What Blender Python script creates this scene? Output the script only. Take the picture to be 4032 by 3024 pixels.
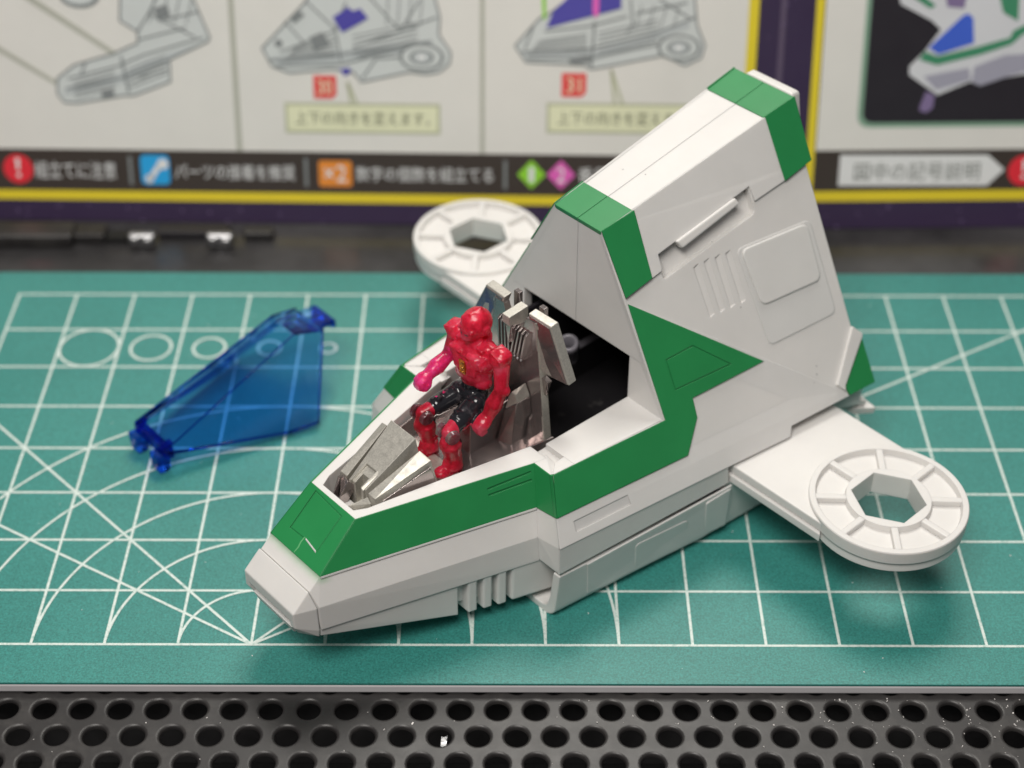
import bpy, bmesh, math, random
from mathutils import Vector, Matrix, Euler, noise
random.seed(4)
PI = math.pi
U = 0.01                       # everything below is written in centimetres
sc = bpy.context.scene
col = sc.collection
for o in list(bpy.data.objects): bpy.data.objects.remove(o)

# ---------------------------------------------------------------- camera, world, lamps, exposure
cam = bpy.data.cameras.new('camera'); camo = bpy.data.objects.new('camera', cam); col.objects.link(camo)
camo.location = (3.53331722*U, -15.0272799*U, 16.9869413*U)
camo.rotation_euler = (8.81486334e-01, -1.85513786e-03, 1.40553387e-03)
cam.sensor_width = 36; cam.lens = 6488.68824/4032*36
cam.clip_start = 0.01; cam.clip_end = 20
cam.dof.use_dof = True; cam.dof.focus_distance = 21.7*U; cam.dof.aperture_fstop = 15.5
sc.camera = camo
w = bpy.data.worlds.new('World'); sc.world = w; w.use_nodes = True
w.node_tree.nodes['Background'].inputs['Color'].default_value = (0.93, 0.95, 1.0, 1)
w.node_tree.nodes['Background'].inputs['Strength'].default_value = 0.09

def area(name, loc, target, size, power, color):
    l = bpy.data.lights.new(name, 'AREA'); l.shape = 'RECTANGLE'; l.size = size[0]*U; l.size_y = size[1]*U
    l.energy = power; l.color = color
    o = bpy.data.objects.new(name, l); col.objects.link(o); o.location = Vector(loc)*U
    o.rotation_euler = (Vector(target)-Vector(loc)).to_track_quat('-Z', 'Y').to_euler()
    return o
area('ceiling_lamp', (7, 27, 52), (4, 2, 0), (22, 18), 1.75, (1.0, 0.965, 0.90))
area('desk_lamp', (-5, -23, 48), (3, 3, 1), (24, 18), 2.45, (1.0, 0.955, 0.90))
sc.render.engine = 'CYCLES'; sc.cycles.transparent_max_bounces = 40; sc.cycles.transmission_bounces = 12; sc.cycles.max_bounces = 14
sc.view_settings.view_transform = 'Standard'; sc.view_settings.look = 'None'
sc.view_settings.exposure = 0.0; sc.view_settings.gamma = 1.0

# ---------------------------------------------------------------- materials
def new_mat(name):
    m = bpy.data.materials.new(name); m.use_nodes = True
    nt = m.node_tree; b = nt.nodes['Principled BSDF']
    return m, nt, b
def setin(b, **k):
    for n, v in k.items():
        n = n.replace('_', ' ')
        if n in b.inputs: b.inputs[n].default_value = v
def tex(nt, scale, detail=3, rough=.6, kind='ShaderNodeTexNoise', vec=None):
    t = nt.nodes.new(kind); t.inputs['Scale'].default_value = scale/U
    if 'Detail' in t.inputs: t.inputs['Detail'].default_value = detail
    if 'Roughness' in t.inputs: t.inputs['Roughness'].default_value = rough
    tc = nt.nodes.new('ShaderNodeTexCoord')
    if vec is None: nt.links.new(tc.outputs['Object'], t.inputs['Vector'])
    else:
        mp = nt.nodes.new('ShaderNodeMapping'); mp.inputs['Scale'].default_value = vec
        nt.links.new(tc.outputs['Object'], mp.inputs['Vector']); nt.links.new(mp.outputs[0], t.inputs['Vector'])
    return t
def ramp(nt, src, stops):
    r = nt.nodes.new('ShaderNodeValToRGB'); nt.links.new(src, r.inputs['Fac'])
    e = r.color_ramp.elements
    e[0].position, e[0].color = stops[0][0], (*stops[0][1], 1)
    e[1].position, e[1].color = stops[-1][0], (*stops[-1][1], 1)
    for p, c in stops[1:-1]:
        q = e.new(p); q.color = (*c, 1)
    return r
def plastic(name, c, rough=.38, var=.05, bev=.018, bump=.02, sss=0.0, spec=.5, dirt=None):
    m, nt, b = new_mat(name)
    n = tex(nt, 1.1, 4)
    r = ramp(nt, n.outputs['Fac'], [(.3, tuple(x*(1-var) for x in c)), (.7, tuple(min(1, x*(1+var)) for x in c))])
    colout = r.outputs['Color']
    if dirt:
        n3 = tex(nt, dirt[1], 5, .7)
        r3 = ramp(nt, n3.outputs['Fac'], [(dirt[2], (0, 0, 0)), (dirt[3], (1, 1, 1))])
        mx = nt.nodes.new('ShaderNodeMixRGB'); nt.links.new(r3.outputs['Color'], mx.inputs['Fac'])
        nt.links.new(colout, mx.inputs['Color1']); mx.inputs['Color2'].default_value = (*dirt[0], 1)
        colout = mx.outputs['Color']
    nt.links.new(colout, b.inputs['Base Color'])
    rr = nt.nodes.new('ShaderNodeMapRange'); n2 = tex(nt, 3.0, 4)
    nt.links.new(n2.outputs['Fac'], rr.inputs['Value'])
    rr.inputs['To Min'].default_value = rough*.8; rr.inputs['To Max'].default_value = rough*1.25
    nt.links.new(rr.outputs[0], b.inputs['Roughness'])
    b.inputs['Specular IOR Level'].default_value = spec
    if sss:
        b.inputs['Subsurface Weight'].default_value = sss
        b.inputs['Subsurface Radius'].default_value = (1, .9, .8)
        b.inputs['Subsurface Scale'].default_value = .12*U
    nrm = None
    if bev:
        bv = nt.nodes.new('ShaderNodeBevel'); bv.samples = 4; bv.inputs['Radius'].default_value = bev*U; nrm = bv.outputs['Normal']
    if bump:
        fb = tex(nt, 45, 2); bp = nt.nodes.new('ShaderNodeBump'); bp.inputs['Strength'].default_value = bump*6
        bp.inputs['Distance'].default_value = .0015*U
        nt.links.new(fb.outputs['Fac'], bp.inputs['Height'])
        if nrm: nt.links.new(nrm, bp.inputs['Normal'])
        nrm = bp.outputs['Normal']
    if nrm: nt.links.new(nrm, b.inputs['Normal'])
    return m
M = {}
M['white'] = plastic('white_plastic', (.69, .675, .655), .42, .03, .016, .03, sss=.22)
def white_nose():
    m = plastic('white_plastic_overspray', (.69, .675, .655), .42, .03, .016, .03, sss=.22); nt = m.node_tree; b = nt.nodes['Principled BSDF']
    tc = nt.nodes.new('ShaderNodeTexCoord'); sx = nt.nodes.new('ShaderNodeSeparateXYZ'); nt.links.new(tc.outputs['Object'], sx.inputs[0])
    n = tex(nt, 6, 4, .7)
    ad = nt.nodes.new('ShaderNodeMath'); ad.operation = 'MULTIPLY_ADD'; nt.links.new(n.outputs['Fac'], ad.inputs[0]); ad.inputs[1].default_value = .07*U; nt.links.new(sx.outputs['Y'], ad.inputs[2])
    mr = nt.nodes.new('ShaderNodeMapRange'); nt.links.new(ad.outputs[0], mr.inputs['Value'])
    mr.inputs['From Min'].default_value = -3.175*U; mr.inputs['From Max'].default_value = -3.06*U; mr.inputs['To Min'].default_value = 0; mr.inputs['To Max'].default_value = .55
    mz = nt.nodes.new('ShaderNodeMapRange'); nt.links.new(sx.outputs['Z'], mz.inputs['Value'])
    mz.inputs['From Min'].default_value = 1.60*U; mz.inputs['From Max'].default_value = 1.70*U
    mk_ = nt.nodes.new('ShaderNodeMapRange'); nt.links.new(sx.outputs['Z'], mk_.inputs['Value'])
    mk_.inputs['From Min'].default_value = 2.10*U; mk_.inputs['From Max'].default_value = 1.90*U
    my_ = nt.nodes.new('ShaderNodeMapRange'); nt.links.new(sx.outputs['Y'], my_.inputs['Value']); my_.inputs['From Min'].default_value = -2.95*U; my_.inputs['From Max'].default_value = -3.05*U
    mu = nt.nodes.new('ShaderNodeMath'); mu.operation = 'MULTIPLY'; nt.links.new(mr.outputs[0], mu.inputs[0]); nt.links.new(mz.outputs[0], mu.inputs[1])
    m3 = nt.nodes.new('ShaderNodeMath'); m3.operation = 'MULTIPLY'; nt.links.new(mu.outputs[0], m3.inputs[0]); nt.links.new(my_.outputs[0], m3.inputs[1])
    src = b.inputs['Base Color'].links[0].from_socket
    mx_ = nt.nodes.new('ShaderNodeMixRGB'); nt.links.new(m3.outputs[0], mx_.inputs['Fac']); nt.links.new(src, mx_.inputs['Color1']); mx_.inputs['Color2'].default_value = (.10, .42, .14, 1)
    nt.links.new(mx_.outputs[0], b.inputs['Base Color']); return m
M['white_nose'] = white_nose()
M['white2'] = plastic('white_plastic_soft_edge', (.70, .688, .665), .4, .03, .03, .03, sss=.22)
M['green'] = plastic('green_paint', (.020, .235, .070), .36, .06, .015, .03)
M['dark'] = plastic('black_plastic', (.022, .020, .024), .35, .1, .012, .03)
M['gunmetal'] = plastic('black_grey_paint', (.016, .015, .017), .42, .25, .012, .05, dirt=((.12, .115, .11), 1.4, .60, .80))
M['lip'] = plastic('grey_purple_plastic', (.20, .19, .215), .3, .1, .02, .03)

def metal(name, c, rough, speck=.35, bev=.012, met=.92):
    m, nt, b = new_mat(name)
    n = tex(nt, 48, 3, .7)
    r = ramp(nt, n.outputs['Fac'], [(.38, tuple(x*(1-speck) for x in c)), (.62, tuple(min(1, x*(1+speck)) for x in c))])
    nt.links.new(r.outputs['Color'], b.inputs['Base Color'])
    b.inputs['Metallic'].default_value = met
    rr = nt.nodes.new('ShaderNodeMapRange'); n2 = tex(nt, 12, 3)
    nt.links.new(n2.outputs['Fac'], rr.inputs['Value'])
    rr.inputs['To Min'].default_value = rough*.6; rr.inputs['To Max'].default_value = rough*1.5
    nt.links.new(rr.outputs[0], b.inputs['Roughness'])
    bv = nt.nodes.new('ShaderNodeBevel'); bv.samples = 4; bv.inputs['Radius'].default_value = bev*U
    bp = nt.nodes.new('ShaderNodeBump'); bp.inputs['Strength'].default_value = .35; bp.inputs['Distance'].default_value = .002*U
    nt.links.new(n.outputs['Fac'], bp.inputs['Height']); nt.links.new(bv.outputs[0], bp.inputs['Normal'])
    nt.links.new(bp.outputs[0], b.inputs['Normal'])
    return m
M['silver'] = metal('silver_paint', (.52, .50, .45), .46, .12, met=.62)
M['seatmetal'] = metal('dark_silver_paint', (.42, .37, .36), .18, .05, met=.85)
M['chrome'] = metal('chrome', (.42, .42, .43), .34, .08)

def red_plastic(name, base, trans, rough=.16):
    m, nt, b = new_mat(name)
    n = tex(nt, 2.6, 4, .65)
    r = ramp(nt, n.outputs['Fac'], [(.36, (base[0]*.50, base[1]*.4, base[2]*.35)), (.52, base), (.68, (min(1, base[0]*1.06), base[1]*3.5+.02, base[2]*2.2+.02))])
    nt.links.new(r.outputs['Color'], b.inputs['Base Color'])
    b.inputs['Roughness'].default_value = rough; b.inputs['Transmission Weight'].default_value = trans
    b.inputs['IOR'].default_value = 1.42
    b.inputs['Subsurface Weight'].default_value = .75
    b.inputs['Subsurface Radius'].default_value = (1, .22, .28); b.inputs['Subsurface Scale'].default_value = .25*U
    bp = nt.nodes.new('ShaderNodeBump'); bp.inputs['Strength'].default_value = .7; bp.inputs['Distance'].default_value = .016*U
    t2 = tex(nt, 8, 2, .5)
    nt.links.new(t2.outputs['Fac'], bp.inputs['Height']); nt.links.new(bp.outputs[0], b.inputs['Normal'])
    return m
M['red'] = red_plastic('clear_red_plastic', (.93, .030, .085), .42, .27)
M['pink'] = red_plastic('clear_pink_plastic', (.98, .045, .24), .45, .25)
M['figblack'] = plastic('glossy_black_plastic', (.016, .016, .02), .16, .2, 0, 0, dirt=((.10, .09, .10), 6, .55, .75))
M['smoke'] = red_plastic('clear_smoke_plastic', (.30, .15, .19), .6, .08)
M['gold'] = metal('gold_paint', (.62, .30, .06), .3, .5)

def clear_blue(name='clear_blue_plastic', tint=(.49, .745, .965)):
    m = bpy.data.materials.new(name); m.use_nodes = True; nt = m.node_tree
    nt.nodes.remove(nt.nodes['Principled BSDF'])
    out = nt.nodes['Material Output']
    tr = nt.nodes.new('ShaderNodeBsdfTransparent'); tr.inputs[0].default_value = (*tint, 1)
    gl = nt.nodes.new('ShaderNodeBsdfGlossy'); gl.inputs['Roughness'].default_value = .06; gl.inputs['Color'].default_value = (.95, .96, 1, 1)
    fr = nt.nodes.new('ShaderNodeFresnel'); fr.inputs['IOR'].default_value = 1.24
    mx = nt.nodes.new('ShaderNodeMixShader'); nt.links.new(fr.outputs[0], mx.inputs[0])
    nt.links.new(tr.outputs[0], mx.inputs[1]); nt.links.new(gl.outputs[0], mx.inputs[2])
    df = nt.nodes.new('ShaderNodeBsdfDiffuse'); df.inputs[0].default_value = (.02, .09, .62, 1)
    m2 = nt.nodes.new('ShaderNodeMixShader'); m2.inputs[0].default_value = .03
    nt.links.new(mx.outputs[0], m2.inputs[1]); nt.links.new(df.outputs[0], m2.inputs[2])
    nt.links.new(m2.outputs[0], out.inputs['Surface'])
    return m
M['blue'] = clear_blue()
M['bluedense'] = clear_blue('clear_blue_plastic_thick', (.12, .36, .86))

def mat_green():
    m, nt, b = new_mat('cutting_mat_green')
    n = tex(nt, 34, 3, .75); n2 = tex(nt, .35, 3)
    r = ramp(nt, n2.outputs['Fac'], [(.3, (.029, .203, .178)), (.7, (.038, .233, .206))])
    r2 = ramp(nt, n.outputs['Fac'], [(.34, (.66, .68, .68)), (.66, (1.36, 1.33, 1.33))])
    mu = nt.nodes.new('ShaderNodeMixRGB'); mu.blend_type = 'MULTIPLY'; mu.inputs[0].default_value = 1
    nt.links.new(r.outputs[0], mu.inputs[1]); nt.links.new(r2.outputs[0], mu.inputs[2])
    # scuffs and dust
    n3 = tex(nt, 5, 6, .75, vec=(1, 2.6, 1)); r3 = ramp(nt, n3.outputs['Fac'], [(.60, (0, 0, 0)), (.80, (.32, .32, .32))])
    mx = nt.nodes.new('ShaderNodeMixRGB'); nt.links.new(r3.outputs[0], mx.inputs[0]); nt.links.new(mu.outputs[0], mx.inputs[1]); mx.inputs[2].default_value = (.25, .42, .36, 1)
    nt.links.new(mx.outputs[0], b.inputs['Base Color'])
    b.inputs['Roughness'].default_value = .46; b.inputs['Specular IOR Level'].default_value = .62
    bp = nt.nodes.new('ShaderNodeBump'); bp.inputs['Strength'].default_value = .5; bp.inputs['Distance'].default_value = .004*U
    nt.links.new(n.outputs['Fac'], bp.inputs['Height']); nt.links.new(bp.outputs[0], b.inputs['Normal'])
    return m
M['mat'] = mat_green()
def worn_white():
    m, nt, b = new_mat('printed_line_white')
    n = tex(nt, 14, 4, .8)
    r = ramp(nt, n.outputs['Fac'], [(.30, (.28, .46, .41)), (.50, (.64, .72, .68))])
    nt.links.new(r.outputs[0], b.inputs['Base Color']); b.inputs['Roughness'].default_value = .5
    return m
M['line'] = worn_white()
M['matedge'] = plastic('pale_grey_core', (.60, .585, .60), .5, .04, .02, .03)
M['plate'] = plastic('black_anodised_metal', (.024, .022, .022), .38, .12, .03, .06, dirt=((.060, .056, .053), 1.2, .5, .8), spec=.55)
M['deep'] = plastic('dark_void', (.006, .006, .006), .6, .1, 0, 0)
M['table'] = plastic('dark_glossy_tabletop', (.030, .029, .030), .20, .15, 0, .02, dirt=((.075, .073, .075), .18, .45, .7))
M['dust'] = plastic('white_dust', (.75, .72, .7), .6, .05, 0, 0)

def flat(name, c, rough=.45, var=.02):
    return plastic(name, c, rough, var, 0, 0)
def hexlin(r, g, b):
    f = lambda v: ((v/255+.055)/1.055)**2.4 if v > 10 else v/255/12.92
    return (f(r), f(g), f(b))
PC = {}
def pc(name, rgb, rough=.42):
    PC[name] = flat('print_'+name, tuple(min(.86, v*1.36) for v in hexlin(*rgb)), rough); return PC[name]
pc('paper', (205, 202, 197)); pc('paperR', (207, 204, 199)); pc('band', (58, 50, 46)); pc('yellow', (226, 188, 46)); pc('purple', (52, 40, 66)); pc('purple2', (66, 46, 82))
pc('div', (163, 163, 152)); pc('grey', (188, 191, 190)); pc('grey2', (170, 174, 175)); pc('stroke', (118, 122, 123)); pc('darkgrey', (120, 123, 124))
pc('red', (226, 44, 56)); pc('tag', (206, 70, 68)); pc('blue', (40, 150, 224)); pc('orange', (240, 128, 50)); pc('lime', (132, 192, 52)); pc('pink', (226, 92, 172))
pc('white', (232, 229, 222)); pc('cream', (216, 212, 178)); pc('olive', (166, 168, 142)); pc('ink', (92, 94, 72)); pc('violet', (74, 68, 150)); pc('black', (38, 34, 40))
pc('photo_white', (196, 196, 200)); pc('photo_blue', (62, 92, 190)); pc('photo_green', (62, 128, 96)); pc('photo_grey', (150, 148, 162)); pc('photo_violet', (120, 104, 140)); pc('arrowink', (96, 100, 94)); pc('spark', (104, 88, 122)); pc('fold', (84, 72, 92)); pc('mint', (120, 150, 130))

# ---------------------------------------------------------------- helpers
def tag(o, label=None, cat=None, group=None, kind=None):
    if label: o['label'] = label
    if cat: o['category'] = cat
    if group: o['group'] = group
    if kind: o['kind'] = kind
    return o
def empty(name, loc=(0, 0, 0), rz=0, parent=None):
    o = bpy.data.objects.new(name, None); col.objects.link(o); o.location = Vector(loc)*U; o.rotation_euler = (0, 0, rz)
    o.empty_display_size = .01
    if parent: o.parent = parent
    return o
def obj(name, bm, mat, parent=None, smooth=False, bevel=0, seg=2, keep=False):
    me = bpy.data.meshes.new(name)
    if not keep:
        bmesh.ops.remove_doubles(bm, verts=bm.verts, dist=1e-5)
        bmesh.ops.recalc_face_normals(bm, faces=bm.faces)
    for v in bm.verts: v.co *= U
    bm.to_mesh(me); bm.free()
    ms = mat if isinstance(mat, (list, tuple)) else [mat]
    for m in ms: me.materials.append(m)
    if smooth:
        for p in me.polygons: p.use_smooth = True
    o = bpy.data.objects.new(name, me); col.objects.link(o)
    if parent: o.parent = parent
    if bevel:
        b = o.modifiers.new('bevel', 'BEVEL'); b.width = bevel*U; b.segments = seg; b.limit_method = 'ANGLE'; b.angle_limit = math.radians(35)
        b.use_clamp_overlap = True
    return o
def V(*a): return Vector(a)
def newell(p):
    n = Vector((0, 0, 0))
    for i in range(len(p)):
        a, b = p[i], p[(i+1) % len(p)]
        n += Vector(((a.y-b.y)*(a.z+b.z), (a.z-b.z)*(a.x+b.x), (a.x-b.x)*(a.y+b.y)))
    return n.normalized()
def prism(bm, poly, lo, hi, nrm=None, mi=0):
    """prism over a planar polygon, from lo to hi along its normal"""
    p = [Vector(q) for q in poly]; n = Vector(nrm) if nrm is not None else newell(p)
    a = [bm.verts.new(q+n*lo) for q in p]; b = [bm.verts.new(q+n*hi) for q in p]
    fs = [bm.faces.new(list(reversed(a))), bm.faces.new(b)]
    for i in range(len(p)):
        j = (i+1) % len(p); fs.append(bm.faces.new((a[i], a[j], b[j], b[i])))
    for f in fs: f.material_index = mi
    return fs
def hull(bm, pts):
    vs = [bm.verts.new(Vector(p)) for p in pts]
    r = bmesh.ops.convex_hull(bm, input=vs)
    junk = [g for g in r['geom_interior'] if isinstance(g, bmesh.types.BMVert)] + [g for g in r['geom_unused'] if isinstance(g, bmesh.types.BMVert)]
    if junk: bmesh.ops.delete(bm, geom=list(set(junk)), context='VERTS')
    bmesh.ops.dissolve_limit(bm, angle_limit=math.radians(1.0), verts=bm.verts, edges=bm.edges)
def box(bm, c, s, rot=None):
    m = Matrix.Translation(Vector(c)) @ ((rot.to_4x4() if rot is not None else Matrix.Identity(4))) @ Matrix.Diagonal((*s, 1))
    bmesh.ops.create_cube(bm, size=1, matrix=m)
def sph(bm, c, r, s=(1, 1, 1), rot=None, u=20, v=14):
    m = Matrix.Translation(Vector(c)) @ (rot.to_4x4() if rot is not None else Matrix.Identity(4)) @ Matrix.Diagonal((r*s[0], r*s[1], r*s[2], 1))
    bmesh.ops.create_uvsphere(bm, u_segments=u, v_segments=v, radius=1, matrix=m)
def cone(bm, a, b, r1, r2, n=20, caps=True):
    a, b = Vector(a), Vector(b); d = b-a
    q = d.to_track_quat('Z', 'Y').to_matrix().to_4x4()
    bmesh.ops.create_cone(bm, cap_ends=caps, segments=n, radius1=r1, radius2=r2, depth=d.length, matrix=Matrix.Translation((a+b)/2) @ q)
def capsule(bm, a, b, r1, r2, n=18):
    cone(bm, a, b, r1, r2, n); sph(bm, a, r1, u=n, v=12); sph(bm, b, r2, u=n, v=12)
def mx(p, s): return (p[0]*s, p[1], p[2])
def mirror_poly(poly, s):
    q = [mx(p, s) for p in poly]
    return q if s > 0 else list(reversed(q))
def rounded(poly, r, seg=5):
    """round the corners of a planar polygon"""
    p = [Vector(q) for q in poly]; out = []
    for i in range(len(p)):
        a, b, c = p[i-1], p[i], p[(i+1) % len(p)]
        u, v = (a-b), (c-b); rr = min(r, u.length*.45, v.length*.45)
        s, e = b+u.normalized()*rr, b+v.normalized()*rr
        for k in range(seg+1):
            t = k/seg; out.append((s*(1-t)**2 + b*2*t*(1-t) + e*t*t))
    return out
def bake(o):
    dg = bpy.context.evaluated_depsgraph_get(); dg.update()
    me = bpy.data.meshes.new_from_object(o.evaluated_get(dg))
    old = o.data; o.modifiers.clear(); o.data = me; me.name = old.name
def cut(o, bm):
    bmesh.ops.recalc_face_normals(bm, faces=bm.faces)
    me = bpy.data.meshes.new('cutter'); 
    for v in bm.verts: v.co *= U
    bm.to_mesh(me); bm.free()
    c = bpy.data.objects.new('cutter', me); col.objects.link(c)
    c.matrix_world = o.matrix_world
    if o.parent:
        bpy.context.view_layer.update(); c.matrix_world = o.matrix_world.copy()
    saved = [(m.width, m.segments) for m in o.modifiers if m.type == 'BEVEL']
    o.modifiers.clear()
    m = o.modifiers.new('b', 'BOOLEAN'); m.object = c; m.operation = 'DIFFERENCE'; m.solver = 'EXACT'
    bpy.context.view_layer.update()
    bake(o); bpy.data.objects.remove(c)
    for wd, sg in saved:
        b = o.modifiers.new('bevel', 'BEVEL'); b.width = wd; b.segments = sg; b.limit_method = 'ANGLE'; b.angle_limit = math.radians(35)
def groove(bm, a, b, width, depth, nrm):
    """cutter for a scribed line from a to b on a face with normal nrm"""
    a, b, n = Vector(a), Vector(b), Vector(nrm).normalized(); d = (b-a).normalized(); s = d.cross(n).normalized()*width/2
    prism(bm, [a-s-d*width/2, b-s+d*width/2, b+s+d*width/2, a+s-d*width/2], -depth, .08, nrm=n)

# ================================================================= SETTING
def build_table():
    bm = bmesh.new()
    box(bm, (3, 27.2, -1.2), (110, 55, 2.0)); tag(obj('tabletop', bm, M['table'], bevel=.02), kind='structure')
    bm = bmesh.new()
    box(bm, (3, -17, -2.4), (110, 36, .4)); tag(obj('ground', bm, M['deep']), kind='structure')
build_table()

def build_plate():
    """black sheet with a staggered pattern of 3 mm holes, 5 mm apart"""
    bm = bmesh.new(); p = .5; ry = p*math.sqrt(3)/2; x0, y0 = 3.3558, -.95; N = 24
    zt = -.2; tops = {}
    def hexpt(c, k):   # hexagonal cell corner
        a = PI/6+k*PI/3; R = p/math.sqrt(3)
        return (c[0]+R*math.cos(a), c[1]+R*math.sin(a))
    def ringpts(c, r, z): return [bm.verts.new((c[0]+r*math.cos(PI/6+2*PI*i/N), c[1]+r*math.sin(PI/6+2*PI*i/N), z)) for i in range(N)]
    for j in range(-9, 3):
        for i in range(-23, 27):
            cx = x0+i*p+(p/2 if j % 2 else 0); cy = y0+j*ry
            if cy > -.1: continue
            hx = []
            for k in range(6):
                a, b = Vector(hexpt((cx, cy), k)), Vector(hexpt((cx, cy), (k+1) % 6))
                for t in range(N//6):
                    q = a.lerp(b, t/(N//6)); hx.append(bm.verts.new((q.x, q.y, zt)))
            rs = [hx, ringpts((cx, cy), .195, zt), ringpts((cx, cy), .170, zt-.010), ringpts((cx, cy), .156, zt-.036), ringpts((cx, cy), .155, zt-.07)]
            for a, b in zip(rs, rs[1:]):
                for t in range(N):
                    u = (t+1) % N; f = bm.faces.new((a[t], a[u], b[u], b[t])); f.smooth = a is not hx
    me_o = obj('perforated_plate', bm, M['plate'])
    tag(me_o, 'black perforated metal sheet in front of the green cutting mat', 'metal grille')
    return me_o
build_plate()

def flat_poly(bm, pts, z, mi=0):
    f = bm.faces.new([bm.verts.new((x, y, z)) for x, y in pts]); f.material_index = mi; return f
def strip(bm, a, b, w, z):
    a, b = Vector(a), Vector(b); d = (b-a).normalized(); n = Vector((-d.y, d.x))*w/2
    flat_poly(bm, [tuple(a-n-d*w/2), tuple(b-n+d*w/2), tuple(b+n+d*w/2), tuple(a+n-d*w/2)], z)
def arc(bm, c, r, a0, a1, w, z, n=60):
    for i in range(n):
        t, u = a0+(a1-a0)*i/n, a0+(a1-a0)*(i+1)/n
        flat_poly(bm, [(c[0]+(r-w/2)*math.cos(t), c[1]+(r-w/2)*math.sin(t)), (c[0]+(r+w/2)*math.cos(t), c[1]+(r+w/2)*math.sin(t)),
                       (c[0]+(r+w/2)*math.cos(u), c[1]+(r+w/2)*math.sin(u)), (c[0]+(r-w/2)*math.cos(u), c[1]+(r-w/2)*math.sin(u))], z)
def build_mat():
    root = empty('cutting_mat', (3.5, 4, -.2)); tag(root, 'green cutting mat printed with a white centimetre grid and arcs', 'cutting mat')
    X0, X1, Y0, Y1 = -5.68, 13.7, -.673, 8.655
    def rect(bm, z0, z1, e=0, mi=0):
        pts = rounded([(X0-e-3.5, Y0-e-4, z0+.2), (X1+e-3.5, Y0-e-4, z0+.2), (X1+e-3.5, Y1+e-4, z0+.2), (X0-e-3.5, Y1+e-4, z0+.2)], .25, 6)
        prism(bm, pts, 0, z1-z0, nrm=(0, 0, 1))
    bm = bmesh.new(); rect(bm, -.035, 0); obj('top_layer', bm, M['mat'], root)
    bm = bmesh.new(); rect(bm, -.197, -.037, .004); obj('core_layer', bm, M['matedge'], root, bevel=.03)
    g = bmesh.new(); W = .039; z = .204
    off = lambda x, y: (x-3.5, y-4)
    def L(a, b, w=W, dz=0): strip(g, off(*a), off(*b), w, z+dz)
    for k in range(0, 9): L((-5, k), (13, k), W, 0)
    for k in range(-5, 14): L((k, 0), (k, 8), W, .0011)
    for s in (1, -1):
        a = math.radians(30); L((0, 0), (s*min(13.0, 5.0 if s < 0 else 13)*1, min(13.0, 5.0 if s < 0 else 13)*math.tan(a)), W, .0022+(.0005 if s < 0 else 0))
        L((0, 0), (s*5.0 if s < 0 else 8, 5.0 if s < 0 else 8), W, .0033+(.0005 if s < 0 else 0))
    for r in range(1, 6): arc(g, off(0, 0), r, 0, PI, W, z+.0044)
    L((-5, 5), (-5, 5.001), W, .0022)
    for cx, r in ((-3.5, .49), (-2.47, .335), (-1.5, .265), (-.5, .19), (.48, .13)): arc(g, off(cx, 6.5), r, 0, 2*PI, .045, z+.0055, 40)
    obj('grid_print', g, M['line'], root, keep=True)
    return root
build_mat()

# crumbs of plastic lying on the plate and the mat
def build_dust():
    bm = bmesh.new()
    for i in range(230):
        x = 11.3-abs(random.gauss(0, 2.6)) if random.random() < .72 else random.uniform(-3.5, 11)
        y = -.75-abs(random.gauss(0, .55)); s = random.uniform(.006, .020)
        ok = True
        ry = .5*math.sqrt(3)/2
        j = round((y+.95)/ry); 
        for jj in (j-1, j, j+1):
            cy = -.95+jj*ry; u = (x-3.3558-(.25 if jj % 2 else 0))/.5; cx = 3.3558+(.25 if jj % 2 else 0)+round(u)*.5
            if math.hypot(x-cx, y-cy) < .165: ok = False
        if not ok: continue
        q = Euler((random.random()*3, random.random()*3, random.random()*3)).to_matrix()
        box(bm, (x, y, -.2+s*.3), (s, s*random.uniform(.3, 2.0), s*.4), q)
    for i in range(60):
        x = random.uniform(-3.6, 12); y = random.uniform(-.6, 8.3); s = random.uniform(.005, .012)
        q = Euler((0, 0, random.random()*3)).to_matrix()
        box(bm, (x, y, .012), (s, s*random.uniform(.5, 2.5), s*.4), q)
    tag(obj('plastic_crumbs', bm, M['dust'], keep=True), 'tiny pale plastic crumbs scattered over sheet and mat', 'crumbs', kind='stuff')
build_dust()
def build_scrap():
    bm = bmesh.new(); cx, cy = 2.606, -.95-.433
    prism(bm, [(cx+.0, cy-.13, -.31), (cx+.09, cy-.10, -.31), (cx+.10, cy+.07, -.29), (cx+.02, cy+.05, -.29)], 0, .015)
    bmesh.ops.subdivide_edges(bm, edges=bm.edges, cuts=3)
    for v in bm.verts: v.co += Vector((random.uniform(-.008, .008), random.uniform(-.008, .008), random.uniform(-.012, .012)))
    bmesh.ops.triangulate(bm, faces=bm.faces)
    tag(obj('foil_scrap', bm, M['chrome']), 'crumpled shiny foil scrap caught in a hole of the black sheet', 'foil scrap')
build_scrap()

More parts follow.
